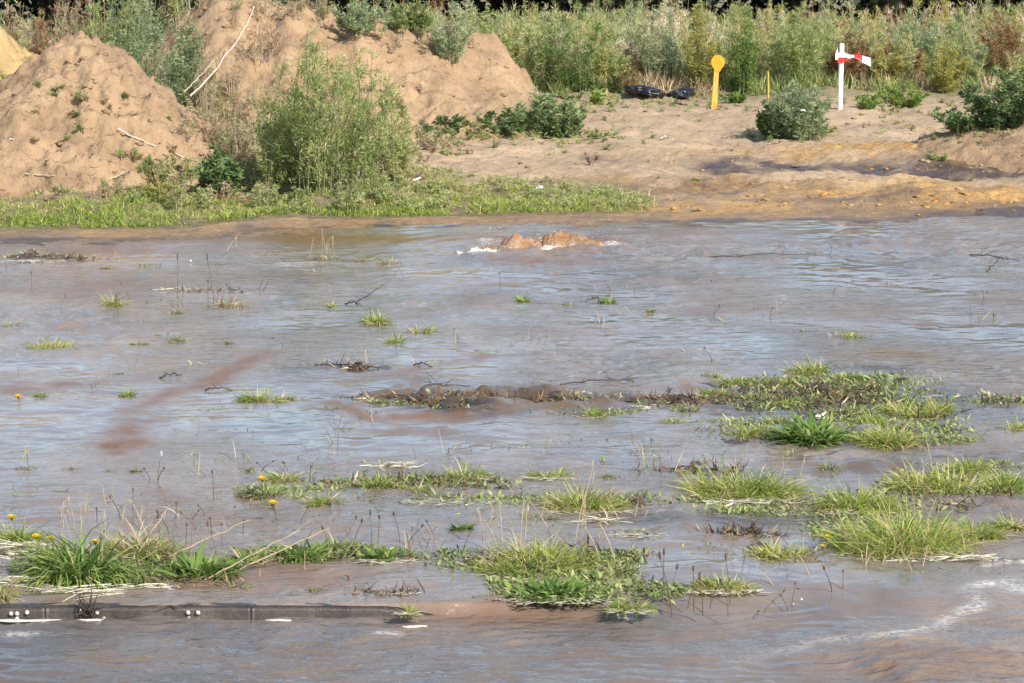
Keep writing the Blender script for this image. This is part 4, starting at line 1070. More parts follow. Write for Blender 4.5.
# ------------------------------------------------------------------ twigs and sticks
def stick(name, pts, r0, r1, m, label, cat, twigs=0, group=None):
    pts = np.array(pts, float)
    k = 12; t = np.linspace(0, len(pts) - 1, k)
    path = np.stack([np.interp(t, np.arange(len(pts)), pts[:, i]) for i in range(3)], 1)
    path[1:-1] += R.normal(0, r0 * .7, (k - 2, 3))
    o0 = path[0].copy(); path -= o0
    mb = MB(); mb.tubes([path], [np.linspace(r0, r1, k)], .5, 6)
    ln = np.linalg.norm(path[-1])
    for i in range(twigs):
        j = R.integers(3, k - 1); d = R.normal(0, 1, 3); d[2] = abs(d[2]) * .6; d /= np.linalg.norm(d)
        q = np.linspace(0, 1, 4)[:, None]
        mb.tubes([path[j] + q * d * ln * R.uniform(.12, .3)], [np.linspace(r1 * .9, r1 * .3, 4)], .5, 4)
    o = mb.build(name, MAT[m], None, tuple(o0), True)
    meta(o, label, cat, group)


def GZ(px, py, dz=0.0):
    x, y, z = G(px, py); return (x, y, z + dz)


stick('bare_branch', [at(190, 96, 40.5), at(215, 70, 40.8), at(236, 42, 41.1), at(249, 22, 41.4), at(254, 6, 41.6)], .016, .007, 'stick', 'long bleached branch leaning up to the right between the two sand heaps', 'branch', 4)
stick('bare_branch', [at(184, 92, 40.6), at(200, 76, 40.8), at(214, 60, 41)], .010, .005, 'stick', 'short pale branch beside the foot of the long leaning one', 'branch', 2)
stick('stick', [GZ(118, 136, .03), GZ(150, 150, .04), GZ(190, 165, .03)], .013, .008, 'stick', 'long pale stick lying on the face of the big sand heap', 'stick')
stick('stick', [GZ(110, 184, .02), GZ(130, 180, .03)], .010, .006, 'stick', 'short pale stick low on the big sand heap', 'stick')
stick('stick', [GZ(25, 177, .02), GZ(55, 182, .02)], .008, .006, 'stick', 'thin pale stick at the lower left of the big sand heap', 'stick')
for (a, lab) in (((352, 303, 385, 284, 3), 'dark forked twig rising left of centre beyond the three close tufts'), ((960, 255, 1020, 262, 5), 'dark branching twig in the far water at the right edge'),
                 ((985, 272, 1002, 255, 4), 'dark upright twig tangle at the right edge in the far water'), ((345, 304, 362, 306, 2), 'dark twig floating left of the forked one'),
                 ((320, 366, 380, 368, 5), 'dark waterlogged branch floating left of centre above the mud streaks'), ((205, 391, 232, 391, 3), 'small dark floating stick left of the bright tuft by the mud streak'),
                 ((325, 358, 372, 372, 3), 'thin black twig crossing the waterlogged branch'), ((414, 365, 432, 367, 2), 'small brown floating stick right of the waterlogged branch'),
                 ((700, 258, 830, 256, 4), 'very long thin dark twig floating in the far water at the right'), ((160, 378, 182, 376, 3), 'dark debris twig above the round little tuft at the left'),
                 ((560, 385, 640, 382, 5), 'dark brushwood lying on the far side of the churning line'), ((400, 392, 470, 386, 5), 'dark brushwood at the left of the churning line'),
                 ((700, 398, 760, 402, 4), 'wet brown twig on the left of the muddy bar'), ((600, 300, 585, 302, 1), 'tiny dark stick beside the leafy sprig in open water'),
                 ((735, 405, 800, 400, 4), 'dark wet branch buried in the middle of the muddy bar'), ((560, 580, 520, 560, 3), 'thin dark twig in the long shaggy tuft'),
                 ((840, 392, 900, 396, 4), 'brown wet branch on the right of the muddy bar')):
    x0, y0 = P(a[0], a[1]); x1_, y1_ = P(a[2], a[3])
    if abs(a[3] - a[1]) > 12:   # standing twigs
        p = [(x0, y0, -.02), at(a[2], a[3], y0 + .2)]
    else:
        p = [(x0, y0, .004 + max(0, float(Hg(x0, y0)))), ((x0 + x1_) / 2, (y0 + y1_) / 2, .03 + max(0, float(Hg((x0 + x1_) / 2, (y0 + y1_) / 2)))), (x1_, y1_, .002 + max(0, float(Hg(x1_, y1_))))]
    stick('twig', p, .007, .003, 'twig', lab, 'twig', a[4] + 2)

for a, lab in (((150, 545, 132, 500), 'left pale dry stem leaning over the lower left bank'), ((165, 560, 250, 520), 'pale dry stem slanting right over the lower left bank'), ((205, 582, 300, 530), 'long pale stem leaning right out of the lower left bank'), ((135, 560, 170, 505), 'pale stem leaning right inside the tall dry tuft'),
               ((230, 575, 330, 528), 'longest pale stem lying across the right end of the lower left bank')):
    x0, y0 = P(a[0], a[1])
    stick('fallen_stalk', [(x0, y0, .01), at(a[2], a[3], y0 + .15)], .0045, .002, 'drystem', lab, 'dry stem', 2)

# black tangle and white droplets at the kerb
x, y = P(88, 613, -.03)
tg = MB()
for i in range(26):
    q = np.linspace(0, 1, 6)[:, None]
    d = R.normal(0, 1, 3) * (.05, .02, .05); d[2] = abs(d[2]) + .01
    st0 = np.array([R.normal(0, .022), R.normal(0, .01), -.03])
    tg.tubes([st0 + q * d + np.sin(q * 5) * R.normal(0, .012, 3)], [np.linspace(.004, .0015, 6)], .3, 5)
meta(tg.build('root_tangle', MAT['twig'], None, (x, KY - .03, .0)), 'small black tangle of roots caught against the kerb', 'root tangle')


def lump(name, loc, rx, ry, rz, m, label, cat, parent=None, amp=.25, fr=2.0, seg=28, group=None, flatz=None, seed=0):
    u = np.linspace(0, 2 * math.pi, seg, endpoint=False); v = np.linspace(0, math.pi, seg // 2 + 1)
    U, Vv = np.meshgrid(u, v)
    X = np.cos(U) * np.sin(Vv); Yy = np.sin(U) * np.sin(Vv); Zz = np.cos(Vv)
    d = 1 + amp * (fbm(X * fr + 5 + seed, Yy * fr + Zz * fr * 1.3, 200 + seed, 4, .55))
    X = X * d * rx; Yy = Yy * d * ry; Zz = Zz * d * rz
    if flatz is not None: Zz = np.maximum(Zz, flatz)
    r, c = X.shape
    V = np.stack([X, Yy, Zz], 2).reshape(-1, 3)
    q = [[i * c + j, i * c + (j + 1) % c, (i + 1) * c + (j + 1) % c, (i + 1) * c + j] for i in range(r - 1) for j in range(c)]
    mb = MB(); mb.raw(V, q, .6)
    me = mb.mesh(name, True)
    for k, val in (('mud', 1.), ('foam', 0.), ('rip', .5), ('olive', 0.)):
        t = me.attributes.new(k, 'FLOAT', 'POINT'); t.data.foreach_set('value', np.full(len(V), val, np.float32))
    o = link_mesh(name, me, MAT[m], parent, loc)
    if parent is None: meta(o, label, cat, group)
    return o


BUB = ['white bubble on the kerb, leftmost', 'white bubble on the kerb, second from the left', 'white bubble on the kerb just left of the black tangle', 'white bubble low on the kerb near the left edge', 'white bubble on the water right below the black tangle',
       'left one of two white bubbles on the middle of the kerb', 'right one of two white bubbles on the middle of the kerb', 'white bubble below the pair on the middle of the kerb', 'white bubble at the right side of the black tangle', 'white bubble at the left side of the black tangle']
for i, (a, b) in enumerate(((11, 614), (17, 614), (27, 613), (17, 621), (104, 625), (188, 613), (198, 613), (189, 621), (97, 613), (81, 611))):
    xx, _ = P(a, b); zz = at(a, b, KY - .02)[2]
    lump('foam_blob', (at(a, b, KY - .012)[0], KY - .012, max(zz, ZR)), .011, .009, .011, 'foam', BUB[i], 'foam', amp=.3, seg=10, seed=i)

# foam strips
def foam_strip(px0, px1, py, wpx, label, z=0.0, lumps=None):
    x0, y = P(px0, py, z); x1, _ = P(px1, py, z)
    n = 60; xs = np.linspace(x0, x1, n); mid = (x0 + x1) / 2
    w = wpx / (F / y) * (1.4 if lumps is None else 1.2)
    V = []; q = []
    for i, xx in enumerate(xs):
        e = math.sin(math.pi * i / (n - 1)) ** .4
        wv = w * e * (1 + .6 * float(fbm(xx * 6, y, 300, 3)))
        off = .05 * float(fbm(xx * 1.4, y * .3, 301, 3))
        hh = .006 * e * (1 + .7 * float(fbm(xx * 9, y, 305, 3))) * (lumps or 1)
        for j, (a, b) in enumerate(((-1, -.3), (-.7, .7), (0, 1), (.7, .7), (1, -.3))):
            V.append((xx - mid, a * wv + off, b * hh))
    for i in range(n - 1):
        for j in range(4): q.append([i * 5 + j, i * 5 + j + 1, (i + 1) * 5 + j + 1, (i + 1) * 5 + j])
    mb = MB(); mb.raw(V, q, .7)
    meta(mb.build('foam_strip', MAT['foam'], None, (mid, y, z + .002), True), label, 'foam')


foam_strip(948, 1060, 213, 1.8, 'white foam line along the far right shore', .0, 4.0)
foam_strip(-30, 72, 621, 2.6, 'pale foam strip floating below the kerb at the left edge', ZR)
foam_strip(70, 112, 620, 1.6, 'short foam strip below the black tangle on the kerb', ZR)
foam_strip(265, 292, 620, 1.6, 'small foam strip below the middle of the kerb', ZR)
foam_strip(305, 335, 620, 1.4, 'small foam strip below the kerb, right of another', ZR)
foam_strip(402, 428, 625, 2.4, 'foam patch below the right end of the kerb', ZR)
foam_strip(616, 632, 620, 2, 'single pale fleck on the water below the grey-green tuft', ZR)

# ------------------------------------------------------------------ bubbling spring
x, y = P(548, 250)
sp = empty('bubbling_spring', (x, y, 0), 'brown water boiling up with white foam in the far water', 'spring')


def dome(px0, px1, hpx, seed, m='spring', nm='water_dome'):
    xa = at(px0, 248, y)[0] - x; xb = at(px1, 248, y)[0] - x
    rx = (xb - xa) / 2 * 1.3; cx = (xa + xb) / 2; h = hpx / (F / y)
    n = 44
    rr = np.linspace(0, 1, n // 2)[:, None]; th = np.linspace(0, 2 * math.pi, n, endpoint=False)[None]
    X = rr * np.cos(th) * rx; Yy = rr * np.sin(th) * rx * .8
    d = np.clip(1 - rr ** 2.2, 0, 1) ** 1.05
    Z = h * d * (1 + .22 * fbm(X * 5 + seed, Yy * 5, seed, 3, .6)) + .03 * d * fbm(X * 10, Yy * 10, seed + 4, 3, .6) - .02
    X = X * (1 + .25 * fbm(X * 4 + 3, Yy * 4, seed + 9, 2)); r, c = Z.shape
    V = np.stack([X + cx, Yy, Z], 2).reshape(-1, 3)
    q = [[i * c + j, i * c + (j + 1) % c, (i + 1) * c + (j + 1) % c, (i + 1) * c + j] for i in range(r - 1) for j in range(c)]
    mb = MB(); mb.raw(V, q, .5); me = mb.mesh(nm, True)
    fo = np.clip(.25 * fbm(X * 7, Yy * 7, seed + 2, 3) + .45 * (rr * np.ones_like(th)) ** 4, 0, 1)
    for k, val in (('mud', np.clip(.62 + .25 * fbm(X * 6, Yy * 6, seed + 1, 2), .3, .9)), ('foam', fo), ('rip', np.full(Z.shape, .9)), ('olive', np.zeros(Z.shape))):
        t = me.attributes.new(k, 'FLOAT', 'POINT'); t.data.foreach_set('value', np.asarray(val, np.float32).ravel())
    return link_mesh(nm, me, MAT[m], sp)


dome(500, 534, 17, 3)
dome(536, 576, 19, 5)
dome(556, 600, 16, 15)
dome(586, 608, 8, 7)
dome(512, 552, 12, 11)
dome(478, 505, 6, 13)
fx = np.arange(-.92, .80, .008); fy = np.arange(-.42, .02, .010)
FX, FY = np.meshgrid(fx, fy)
prof = np.interp(FX, [-.95, -.8, -.62, -.5, -.3, -.12, -.02, .08, .2, .45, .6, .8], [0, .028, .04, .02, .028, .03, .075, .05, .025, .03, .02, 0])
mk_ = np.exp(-((FY + .22 + .03 * np.sin(FX * 7)) / .11) ** 2)
ZF = prof * mk_ * (1 + .9 * fbm(FX * 6, FY * 5, 401, 3, .5)) + .022 * np.abs(fbm(FX * 16, FY * 12, 402, 2)) * mk_ - .020 - .03 * fbm(FX * 4, FY * 3, 404, 2)
fm = MB(); r_, c_ = ZF.shape
ii = np.arange(r_ - 1)[:, None] * c_ + np.arange(c_ - 1)[None, :]
q4 = np.stack([ii, ii + 1, ii + c_ + 1, ii + c_], 2).reshape(-1, 4)
q4 = q4[(ZF.reshape(-1)[q4] > -.004).any(1)]
us = np.unique(q4); mp_ = np.zeros(r_ * c_, int); mp_[us] = np.arange(len(us))
fm.raw(np.stack([FX, FY, np.maximum(ZF, -.01)], 2).reshape(-1, 3)[us], mp_[q4], .7)
for i in range(170):
    xx = R.choice([-.55, -.45, 0.0, .05, .1, .55]) + R.normal(0, .09); yy = -.1 + R.normal(0, .12); zz = abs(R.normal(0, .09)); r = R.uniform(.003, .009)
    u = np.linspace(0, 2 * math.pi, 6, endpoint=False)
    V = np.array([(xx, yy, zz - r)] + [(xx + r * math.cos(t), yy + r * math.sin(t), zz) for t in u] + [(xx, yy, zz + r)])
    fm.raw(V, [[0, 1 + (j + 2) % 6, 1 + (j + 1) % 6, 1 + j] for j in (0, 2, 4)] + [[7, 1 + j, 1 + (j + 1) % 6, 1 + (j + 2) % 6] for j in (0, 2, 4)], .8)
fo = fm.build('foam', MAT['foam'], sp, (0, 0, 0), True)
fo['kind'] = 'stuff'


# ------------------------------------------------------------------ shrubs and weeds on land
def plant_mb(fol, stm, cx, cy, cz, h, r, nst, nbr, nlf, LL, LW, tm, tsd=.15, spread=1.0, brl=.35, low=.12, elf=(.1, 1.1), base=.5, plume=0.0, prof=DL):
    n = nst
    az = R.random(n) * 6.28; rad = r * np.sqrt(R.random(n)) * spread
    hh = (1 + .12 * np.sin(az * 3 + cx) * (nst > 60)) * h * (1 - .45 * (rad / max(r, 1e-3)) ** 1.6) * R.uniform(.78, 1.05, n)
    k = 7; s = np.linspace(0, 1, k)
    bx = cx + r * base * np.cos(az) * R.random(n); by = cy + r * base * np.sin(az) * R.random(n)
    tx = cx + rad * np.cos(az); ty = cy + rad * np.sin(az)
    path = np.zeros((n, k, 3))
    path[:, :, 0] = bx[:, None] + (tx - bx)[:, None] * s ** 1.2 + R.normal(0, .02 * h, (n, k)) * s
    path[:, :, 1] = by[:, None] + (ty - by)[:, None] * s ** 1.2 + R.normal(0, .02 * h, (n, k)) * s
    path[:, :, 2] = cz - .03 + hh[:, None] * s
    if stm is not None: stm.tubes(path, np.linspace(.0075, .002, k)[None] * (.6 + .3 * h), .5, 3)
    # side branches
    m = n * nbr
    si = np.repeat(np.arange(n), nbr); sp2 = R.uniform(low, .97, m)
    f = sp2 * (k - 1); i0 = np.minimum(f.astype(int), k - 2); fr = (f - i0)[:, None]
    st = path[si, i0] * (1 - fr) + path[si, i0 + 1] * fr
    baz = R.random(m) * 6.28; bel = R.uniform(.35, 1.15, m) + plume * sp2
    bl = brl * hh[si] * (1.05 - sp2 * .8) * R.uniform(.5, 1.1, m)
    d = np.stack([np.cos(baz) * np.cos(bel), np.sin(baz) * np.cos(bel), np.sin(bel)], 1)
    if stm is not None and nbr <= 10:
        q = np.linspace(0, 1, 3)[None, :, None]
        stm.tubes(st[:, None] + q * (d * bl[:, None])[:, None], np.array([[.003, .002, .001]]), .5, 3)
    # leaves
    w = m * nlf
    bi = np.repeat(np.arange(m), nlf); u = R.uniform(.1, 1.05, w)[:, None]
    lp = st[bi] + d[bi] * bl[bi][:, None] * u + R.normal(0, .012 * h + .004, (w, 3))
    ct = R.normal(0, tsd * .7, m)[bi]
    htint = .12 * ((lp[:, 2] - cz) / h - .5)
    t = np.clip(tm + ct + R.normal(0, tsd * .6, w) + htint, 0, 1)
    fol.leaves(lp, baz[bi] + R.normal(0, 1.1, w), R.uniform(elf[0], elf[1], w), LL * R.uniform(.5, 1.25, w), LW * R.uniform(.6, 1.2, w), R.uniform(0, .9, w), prof, t, R.normal(0, .8, w))


def shrub(name, px, py, wpx, hpx, m, label, cat='shrub', nst=14, nbr=9, nlf=14, LL=.06, LW=.018, tm=.45, d=None, sm='stem', **kw):
    if d is None: x, y, z = G(px, py)
    else:
        x, y, z = at(px, py, d)
        z = float(Hall(x, y))
    s = F / y
    root = empty(name, (x, y, z), label, cat)
    fol, stm = MB(), MB()
    h = hpx / s if d is None else (at(px, py - hpx, y)[2] - z)
    plant_mb(fol, stm, 0, 0, 0, h, wpx / s / 2, nst, nbr, nlf, LL, LW, tm, **kw)
    stm.build('stems', MAT[sm], root)['kind'] = 'stuff'
    fol.build('foliage', MAT[m], root)['kind'] = 'stuff'
    return root


shrub('tall_bush', 326, 188, 168, 166, 'weed', 'big pale green bush in front of the sand ridge, left of centre', 'bush', 74, 12, 22, .075, .0135, .56, brl=.22, spread=1.0, low=.04, base=.85, tsd=.2, elf=(.2, 1.4))
shrub('tall_bush', 385, 182, 66, 90, 'weed', 'yellowing lower half-bush at the right side of the big bush', 'bush', 30, 12, 18, .06, .013, .8, brl=.22, base=.8, tsd=.2)
shrub('tall_bush', 285, 184, 60, 96, 'weed', 'green shoots at the left side of the big bush', 'bush', 26, 12, 18, .07, .015, .62, brl=.22, base=.8, tsd=.2)
shrub('leafy_shrub', 218, 196, 50, 50, 'dark', 'small dark blue-green shrub at the right foot of the big sand heap', 'shrub', 22, 10, 14, .08, .03, .5, low=.05)
shrub('weed_plant', 165, 200, 60, 26, 'yellow', 'low yellow-green weed at the foot of the big sand heap', 'weed', 12, 8, 10, .05, .015, .4)
shrub('leafy_shrub', 555, 139, 84, 50, 'dark', 'dark green shrub at the right end of the sand ridge foot', 'shrub', 34, 9, 13, .08, .026, .66, low=.03, base=.8, tsd=.25)
shrub('leafy_shrub', 500, 134, 92, 30, 'dark', 'low dark shrub on the sand, middle one of three at the ridge foot', 'shrub', 22, 9, 12, .08, .03, .6, low=.05)
shrub('leafy_shrub', 442, 135, 60, 24, 'dark', 'low dark shrub on the sand, left one of three at the ridge foot', 'shrub', 16, 8, 12, .07, .028, .5, low=.05)
shrub('grey_weed', 535, 128, 40, 44, 'grey', 'grey-green feathery weed beside the end of the sand ridge', 'weed', 12, 9, 14, .06, .015, .6)
shrub('leafy_shrub', 796, 139, 78, 64, 'grey', 'grey-green bush standing on the sand between the orange marker and the white post', 'bush', 46, 12, 17, .075, .018, .5, low=.03, base=.7, tsd=.22)
shrub('leafy_shrub', 772, 139, 44, 40, 'coarse', 'darker leafy shoots at the left foot of the bush between the markers', 'shrub', 16, 10, 14, .08, .03, .3, low=.04)
shrub('low_weed', 815, 137, 50, 18, 'yellow', 'yellowish low weed at the right foot of the bush between the markers', 'weed', 10, 7, 10, .05, .02, .4)
shrub('low_weed', 905, 108, 66, 28, 'coarse', 'bright green low weed right of the white post', 'weed', 26, 9, 14, .07, .02, .72, low=.03)
shrub('low_weed', 868, 108, 36, 18, 'coarse', 'small green weed between the white post and the bright weed', 'weed', 12, 8, 12, .06, .02, .6, low=.03)
shrub('dark_bush', 1008, 128, 100, 62, 'dark', 'dark green bush at the right edge behind the low mound', 'bush', 36, 12, 16, .08, .026, .55, low=.03)
shrub('dark_bush', 962, 134, 70, 30, 'dark', 'low dark tail of leaves spilling left of the right edge bush', 'bush', 18, 9, 14, .08, .024, .65, low=.03)
shrub('grey_weed', 452, 66, 46, 66, 'grey', 'tall grey-green weed growing on the sand ridge', 'weed', 16, 12, 20, .07, .014, .75, brl=.22)
shrub('dock_plant', 596, 104, 30, 20, 'coarse', 'small bright green leafy plant on the sand left of the black bags', 'plant', 9, 4, 5, .14, .06, .75, low=.02)
shrub('low_weed', 570, 100, 30, 14, 'weed', 'dull small weed left of the bright leafy plant', 'weed', 9, 7, 10, .06, .02, .5)
shrub('twiggy_weed', 738 - 148, 166, 18, 22, 'rust', 'single dark seedy weed standing on the sand at the end of the green verge', 'weed', 3, 6, 8, .035, .012, .2, sm='twig')
shrub('low_weed', 600, 138, 44, 12, 'weed', 'thin low weed right of the dark shrub at the ridge end', 'weed', 10, 7, 8, .05, .015, .6)
shrub('brown_weed', 628, 84, 26, 28, 'rust', 'rusty brown dry weed behind the left black bag', 'weed', 12, 8, 12, .05, .013, .45, d=49)
shrub('low_weed', 930 + 8, 160, 34, 8, 'weed', 'thin green patch on the sand near the right shore', 'weed', 9, 6, 10, .05, .015, .6)
shrub('low_weed', 698 - 1, 181, 12, 6, 'weed', 'tiny green sprig on the bare sand, centre right', 'weed', 5, 4, 6, .04, .015, .6)
shrub('low_weed', 735, 103, 34, 16, 'coarse', 'small green weed just right of the orange marker', 'weed', 12, 8, 12, .06, .02, .5, low=.03)
shrub('grey_weed', 360, 34, 56, 40, 'grey', 'grey-green weeds on the crest of the sand ridge above the big bush', 'weed', 24, 11, 16, .07, .015, .6, brl=.22, base=.8)
shrub('grey_weed', 410, 32, 50, 34, 'weed', 'green weeds on the ridge crest left of the tall grey-green weed', 'weed', 22, 11, 16, .07, .015, .5, brl=.22, base=.8)
shrub('twiggy_weed', 262, 60, 50, 56, 'rust', 'brown dry weeds on the upper left slope of the sand ridge', 'weed', 20, 9, 6, .04, .011, .5, sm='drystem', base=.8)
shrub('twiggy_weed', 225, 150, 44, 50, 'straw', 'straw-coloured stalks at the right foot of the big sand heap', 'weed', 18, 8, 6, .04, .011, .5, sm='drystem', base=.8)
shrub('low_weed', 240, 185, 50, 34, 'weed', 'yellow-green weeds between the dark shrub and the big bush', 'weed', 20, 9, 12, .06, .014, .75, base=.8)
shrub('low_weed', 82, 100, 14, 12, 'weed', 'tiny dull weed high on the face of the big sand heap', 'weed', 6, 5, 8, .05, .012, .6)
shrub('low_weed', 172, 122, 14, 8, 'weed', 'tiny green moss-like weed right on the big sand heap', 'weed', 6, 5, 8, .04, .015, .7)
shrub('twiggy_weed', 232, 120, 40, 78, 'rust', 'bare brown twiggy weed in front of the sand ridge, right of the leaning branch', 'weed', 14, 8, 4, .035, .01, .4, d=41.5, sm='drystem')
shrub('twiggy_weed', 205, 110, 34, 60, 'straw', 'bare straw-brown stalks between the two sand heaps', 'weed', 12, 7, 4, .035, .01, .3, d=41, sm='drystem')
shrub('twiggy_weed', 255, 150, 36, 80, 'rust', 'brown dry stalks at the left of the big bush', 'weed', 12, 8, 5, .04, .012, .4, d=38.5, sm='drystem')
shrub('grey_weed', 150, 60, 84, 74, 'grey', 'dense grey-green weed behind the top of the big sand heap', 'weed', 30, 12, 20, .07, .018, .45, d=41)
shrub('grey_weed', 185, 70, 40, 60, 'grey', 'darker grey-green weed right behind the big heap top', 'weed', 16, 11, 18, .07, .018, .3, d=41.5)
shrub('dry_weed', 24, 40, 60, 50, 'straw', 'straw and pinkish dry stalks at the top left corner', 'weed', 26, 8, 6, .05, .012, .4, d=45, sm='drystem')
shrub('dry_weed', 68, 30, 50, 50, 'rust', 'reddish dry stalks left of the big heap top', 'weed', 22, 9, 7, .05, .012, .6, d=44.5, sm='drystem')
shrub('low_weed', 14, 75, 60, 24, 'weed', 'dull green weed in front of the yellow sand at the left edge', 'weed', 18, 9, 12, .06, .015, .5, d=40)
shrub('low_weed', 105, 32, 50, 26, 'weed', 'green low weed just behind the big heap summit', 'weed', 18, 9, 14, .06, .016, .5, d=39.5)

# green verge along the far water edge
vg = MB(); n = 52000
xx = R.uniform(P(-260, 205)[0] * 1.15, P(650, 200)[0], n)
tt = .75 + R.random(n) ** 1.25 * np.interp(xx, [P(380, 200)[0], P(640, 200)[0]], [2.9, 1.5])
yy = np.interp(xx, SHX, SHY) + tt
keep = (fbm(xx * 1.2, yy * 1.0, 61, 3) > -.5 + .22 * (tt - 1)) & (R.random(n) < sst(P(650, 200)[0], P(560, 200)[0], xx) + .1) & (heapA(xx, yy) < .05)
xx, yy, tt = xx[keep], yy[keep], tt[keep]; n = len(xx)
zz = Hg(xx, yy)
hv = .75 + .6 * fbm(xx * 1.5, yy * 1.5, 62, 2)
vg.leaves(np.c_[xx, yy, zz - .01], R.random(n) * 6.28, R.uniform(.5, 1.5, n), np.clip(R.uniform(.04, .14, n) * hv, .03, .3), R.uniform(.006, .012, n), R.uniform(.2, 1.4, n), GR, np.clip(R.normal(.5, .22, n) + .22 * fbm(xx * .8, yy * .8, 63, 2) + .07 * tt, 0, 1), R.normal(0, .6, n))
meta(vg.build('verge_grass', MAT['grass']), 'strip of short green grass along the far water edge below the sand heaps', 'grass', kind='stuff')

# taller loose weeds and straw in the verge, centre
vw, vws = MB(), MB()
for i in range(150):
    px = R.uniform(395, 640); py = R.uniform(168 + (px - 395) * .10, 208)
    x, y, z = G(px, py)
    plant_mb(vw, vws, x, y, z, R.uniform(.05, .15) * (1 + .9 * (px < 450)), R.uniform(.08, .2), 5, 5, 5, .045, .010, R.uniform(.6, 1), brl=.4, tsd=.25, prof=[1, .3])
for i in range(90):
    px = R.uniform(150, 440); py = R.uniform(178, 212)
    x, y, z = G(px, py)
    plant_mb(vw, vws, x, y, z, R.uniform(.12, .4), R.uniform(.08, .2), 5, 5, 8, .05, .014, R.uniform(.4, .85), brl=.4)
vwo = vw.build('verge_weeds', MAT['weed']); meta(vwo, 'loose yellow-green weeds growing thick along the back of the verge', 'weeds', kind='stuff')
link_mesh('stems', vws.mesh('stems'), MAT['drystem'], vwo)['kind'] = 'stuff'

sg = MB()
for i in range(420):
    a, b, sp_x, sp_y = random.choice([(322, 190, 90, 10), (555, 139, 60, 7), (500, 134, 50, 6), (442, 136, 40, 5), (792, 138, 50, 6), (905, 108, 60, 5), (980, 130, 60, 7), (600, 104, 60, 6), (700, 104, 80, 6), (230, 192, 50, 8), (860, 105, 90, 6)])
    px = R.normal(a, sp_x * .6); py = R.normal(b, sp_y)
    if py > 200: continue
    x, y, z = G(px, py)
    plant_mb(sg, None, x, y, z, R.uniform(.04, .16), R.uniform(.04, .12), 3, 4, 5, .045, .012, R.uniform(.3, 1), brl=.4, prof=[1, .3])
meta(sg.build('seedlings', MAT['weed']), 'tiny weeds sprouting from the sand round the feet of the shrubs', 'seedlings', kind='stuff')

hw, hs, hst = MB(), MB(), MB()
for (a, b, sx, sy, n, hh) in ((215, 120, 26, 26, 34, .5), (245, 165, 26, 18, 30, .45), (190, 60, 14, 26, 16, .5), (300, 14, 60, 8, 26, .4), (440, 44, 40, 14, 18, .3), (60, 110, 60, 40, 16, .1), (150, 170, 40, 18, 16, .15), (420, 150, 40, 10, 26, .3), (160, 196, 80, 6, 30, .22), (400, 100, 50, 20, 10, .15)):
    for i in range(n):
        x, y, z = G(R.normal(a, sx * .6), R.normal(b, sy * .6))
        if y > 60: continue
        plant_mb(hw if R.random() < .5 else hs, hst, x, y, z, hh * R.uniform(.5, 1.3), hh * R.uniform(.25, .6), 4, 6, 6, .05, .011, R.uniform(.2, .8), brl=.3, base=.7, prof=[1, .3])
o = hw.build('slope_weeds', MAT['weed']); meta(o, 'loose green weeds growing on and between the sand heaps', 'weeds', kind='stuff')
link_mesh('stems', hst.mesh('stems'), MAT['drystem'], o)['kind'] = 'stuff'
meta(hs.build('slope_weeds', MAT['straw']), 'dry straw-coloured weeds growing on and between the sand heaps', 'weeds', kind='stuff')

# background thicket: mass of tall weeds
fols = {k: MB() for k in ('weed', 'grey', 'yellow', 'straw', 'rust', 'coarse')}
stems = MB()
for i in range(1050):
    px = R.uniform(395, 1130); d = 50.5 + R.random() ** 1.0 * 10.5
    x, y, z = at(px, 50, d); z = float(Hg(x, y))
    ht = np.clip(1.38 + .55 * float(fbm(x * .5, y * .3, 81, 2)) + R.normal(0, .2) - (d - 50) * .012, .6, 2.0)
    if d < 52: ht *= R.uniform(.5, .85)
    sel = float(fbm(x * .45 + 9, y * .25, 82, 2)) + R.normal(0, .22)
    kind = 'weed' if sel > .02 else 'grey' if sel > -.2 else 'yellow' if sel > -.42 else 'straw' if sel > -.62 else 'rust'
    if 540 < px < 620 and R.random() < .7: kind = 'weed'
    if 640 < px < 690 and R.random() < .4: kind = 'straw'
    if 830 < px < 920 and R.random() < .12: kind = 'rust'
    tm = {'weed': .5, 'grey': .6, 'yellow': .5, 'straw': .6, 'rust': .5, 'coarse': .5}[kind] + R.normal(.22, .14)
    plant_mb(fols[kind], stems, x, y, z, ht, R.uniform(.14, .3), 4, 12, 11, .09, .016, tm, brl=.17, plume=.4, low=.05, elf=(.4, 1.5), prof=[1, .3])
for i in range(330):          # left, behind the big heap and the sand ridge
    px = R.uniform(-150, 430); d = R.uniform(43.8, 51) if px < 195 else R.uniform(47.8, 56)
    x, y, z = at(px, 20, d); z = float(Hall(x, y))
    plant_mb(fols[('straw' if R.random() < .45 else 'rust' if R.random() < .4 else 'weed') if px < 95 else ('weed' if R.random() < .5 else 'grey' if R.random() < .7 else 'rust')], stems, x, y, z, R.uniform(1.0, 1.6) if px < 195 else R.uniform(1.3, 1.9), .3, 4, 10, 9, .09, .018, R.uniform(.3, .75), brl=.2, plume=.3, elf=(.4, 1.5), prof=[1, .3])
nm = {'weed': 'green', 'grey': 'grey-green', 'yellow': 'yellow', 'straw': 'straw-coloured', 'rust': 'red-brown', 'coarse': 'bright'}
first = None
for k, mb in fols.items():
    if mb.n:
        o = mb.build('weed_thicket', MAT[k]); meta(o, f'{nm[k]} tall weeds filling the thicket across the background', 'weeds', kind='stuff')
        if first is None: first = o
link_mesh('stems', stems.mesh('stems'), MAT['drystem'], first)['kind'] = 'stuff'

